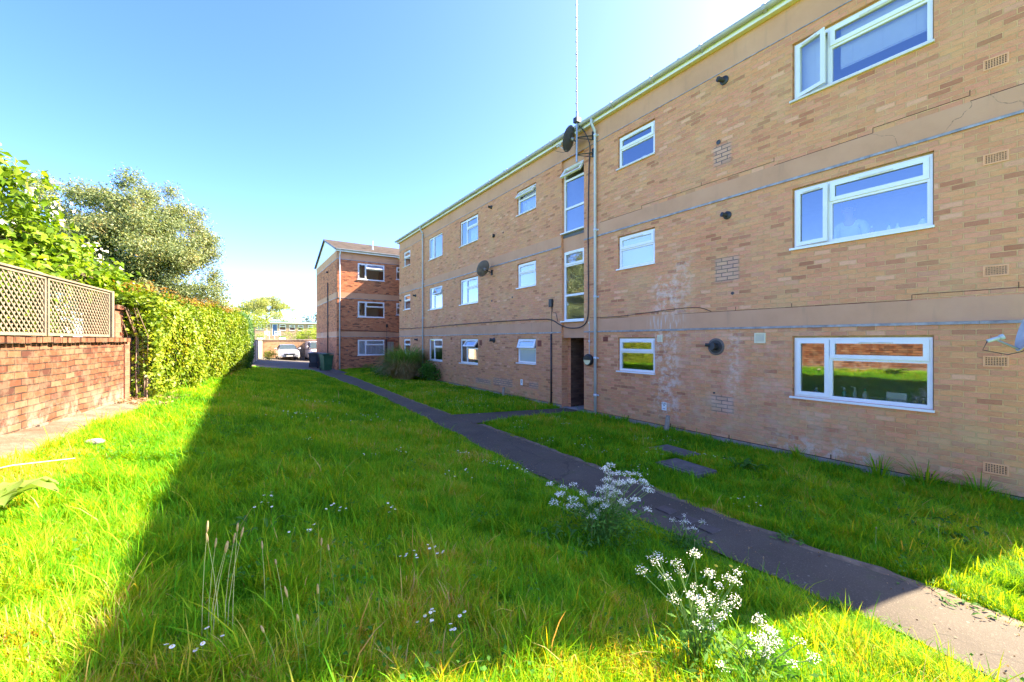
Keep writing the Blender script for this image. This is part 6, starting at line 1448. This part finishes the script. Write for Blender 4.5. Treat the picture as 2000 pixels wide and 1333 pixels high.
go = np_mesh('grass', np.concatenate(Vs), np.concatenate(Fs), np.concatenate(Ts), M['grass'], None, np.concatenate(Cs))
tag(go, 'long uncut grass growing either side of the asphalt path', 'grass', kind='stuff')
n = 30000; zz = np.sqrt(RNG.uniform(1.0, 64, n)); tt = RNG.uniform(-1.5, 1.4, n) * zz; X = zz * .557 + tt * .83; Y = zz * .83 - tt * .557
ok = lawn_mask(X, Y) & (vnoise(X, Y, .45, 77) > .62) & (vnoise(X, Y, .09, 78) > .4); X, Y = X[ok], Y[ok]; n = len(X)
M['clover'] = leaf_material('clover_leaves', [(0, (.05, .16, .02)), (.6, (.09, .25, .035)), (1, (.16, .32, .05))], .45, .7, 1.2, spec=.08)
tag(leaf_quads('clover', np.stack([X, Y, T(X, Y) + RNG.uniform(.03, .10, n)], 1), np.tile([0, -.2, 1.], (n, 1)), .026, .022, M['clover'], None, .12, 0, .35), 'patches of clover and small broad weeds growing through the lawn', 'clover', kind='stuff')
# dead leaves swept under the creeper
n = 900; lx = RNG.uniform(-1.9, -1.15, n); ly = RNG.uniform(9.0, 11.2, n); lx = hedge_x(ly) + RNG.uniform(-.3, .35, n)
M['litter'] = leaf_material('leaf_litter_brown', [(0, (.16, .08, .04)), (.6, (.32, .19, .10)), (1, (.45, .33, .2))], .2, .8)
tag(leaf_quads('leaf_litter', np.stack([lx, ly, T(lx, ly) + .04], 1), np.tile([0, 0, 1.], (n, 1)), .06, .04, M['litter'], None, .1), 'brown dead leaves gathered at the foot of the creeper', 'leaf litter', kind='stuff')

n = 900; ly = RNG.uniform(.2, 16, n) ** 1.0; sd_ = RNG.random(n) < .6; lx = np.where(sd_, pr(ly) - np.abs(RNG.normal(0, .10, n)), pl(ly) + np.abs(RNG.normal(0, .16, n)))
tag(leaf_quads('path_litter', np.stack([lx, ly, T(lx, ly) + .03], 1), np.tile([0, 0, 1.], (n, 1)), .02, .012, M['litter'], None, .1), 'dry bits of leaf and grass scattered on the asphalt path', 'path litter', kind='stuff')

# ------------------------------------------------------------------ light, sky, camera
SUN = Vector((1.15, -.25, 1)).normalized()
elev = math.asin(SUN.z); 
w_ = bpy.data.worlds.new('World'); S.world = w_; w_.use_nodes = True
nt_ = w_.node_tree; nt_.nodes.clear()
sky = nt_.nodes.new('ShaderNodeTexSky'); sky.sky_type = 'NISHITA'; sky.sun_disc = False; sky.sun_elevation = elev
sky.sun_rotation = math.atan2(SUN.x, SUN.y); sky.air_density = .6; sky.dust_density = .7; sky.ozone_density = 2.1; sky.altitude = 50
bg = nt_.nodes.new('ShaderNodeBackground'); bg.inputs['Strength'].default_value = .084
ow = nt_.nodes.new('ShaderNodeOutputWorld'); hs_ = nt_.nodes.new('ShaderNodeHueSaturation'); hs_.inputs['Saturation'].default_value = 1.22; hs_.inputs['Hue'].default_value = .514; nt_.links.new(sky.outputs[0], hs_.inputs['Color']); nt_.links.new(hs_.outputs[0], bg.inputs[0]); nt_.links.new(bg.outputs[0], ow.inputs[0])
ld_ = bpy.data.lights.new('sun', 'SUN'); ld_.energy = 3.25; ld_.angle = R(.53); ld_.color = (1, .86, .64)
so_ = bpy.data.objects.new('sun', ld_); COL.objects.link(so_); so_.rotation_euler = SUN.to_track_quat('Z', 'Y').to_euler(); so_.location = (30, -10, 30)
cd = bpy.data.cameras.new('camera'); co = bpy.data.objects.new('camera', cd); COL.objects.link(co)
cd.sensor_width = 36; cd.lens = 36 * 790 / 2000; cd.clip_start = .05; cd.clip_end = 2000; cd.shift_y = -.00075
co.location = (0, 0, 2.03); co.rotation_euler = (PI / 2, 0, -math.atan(530 / 790))
S.camera = co
S.view_settings.view_transform = 'Standard'; S.view_settings.look = 'None'; S.view_settings.exposure = 3.32; S.view_settings.gamma = 1
S.cycles.max_bounces = 8; S.cycles.transparent_max_bounces = 24; S.cycles.diffuse_bounces = 4; S.cycles.glossy_bounces = 4
S.cycles.use_denoising = True
S.render.resolution_x = 1024; S.render.resolution_y = 682
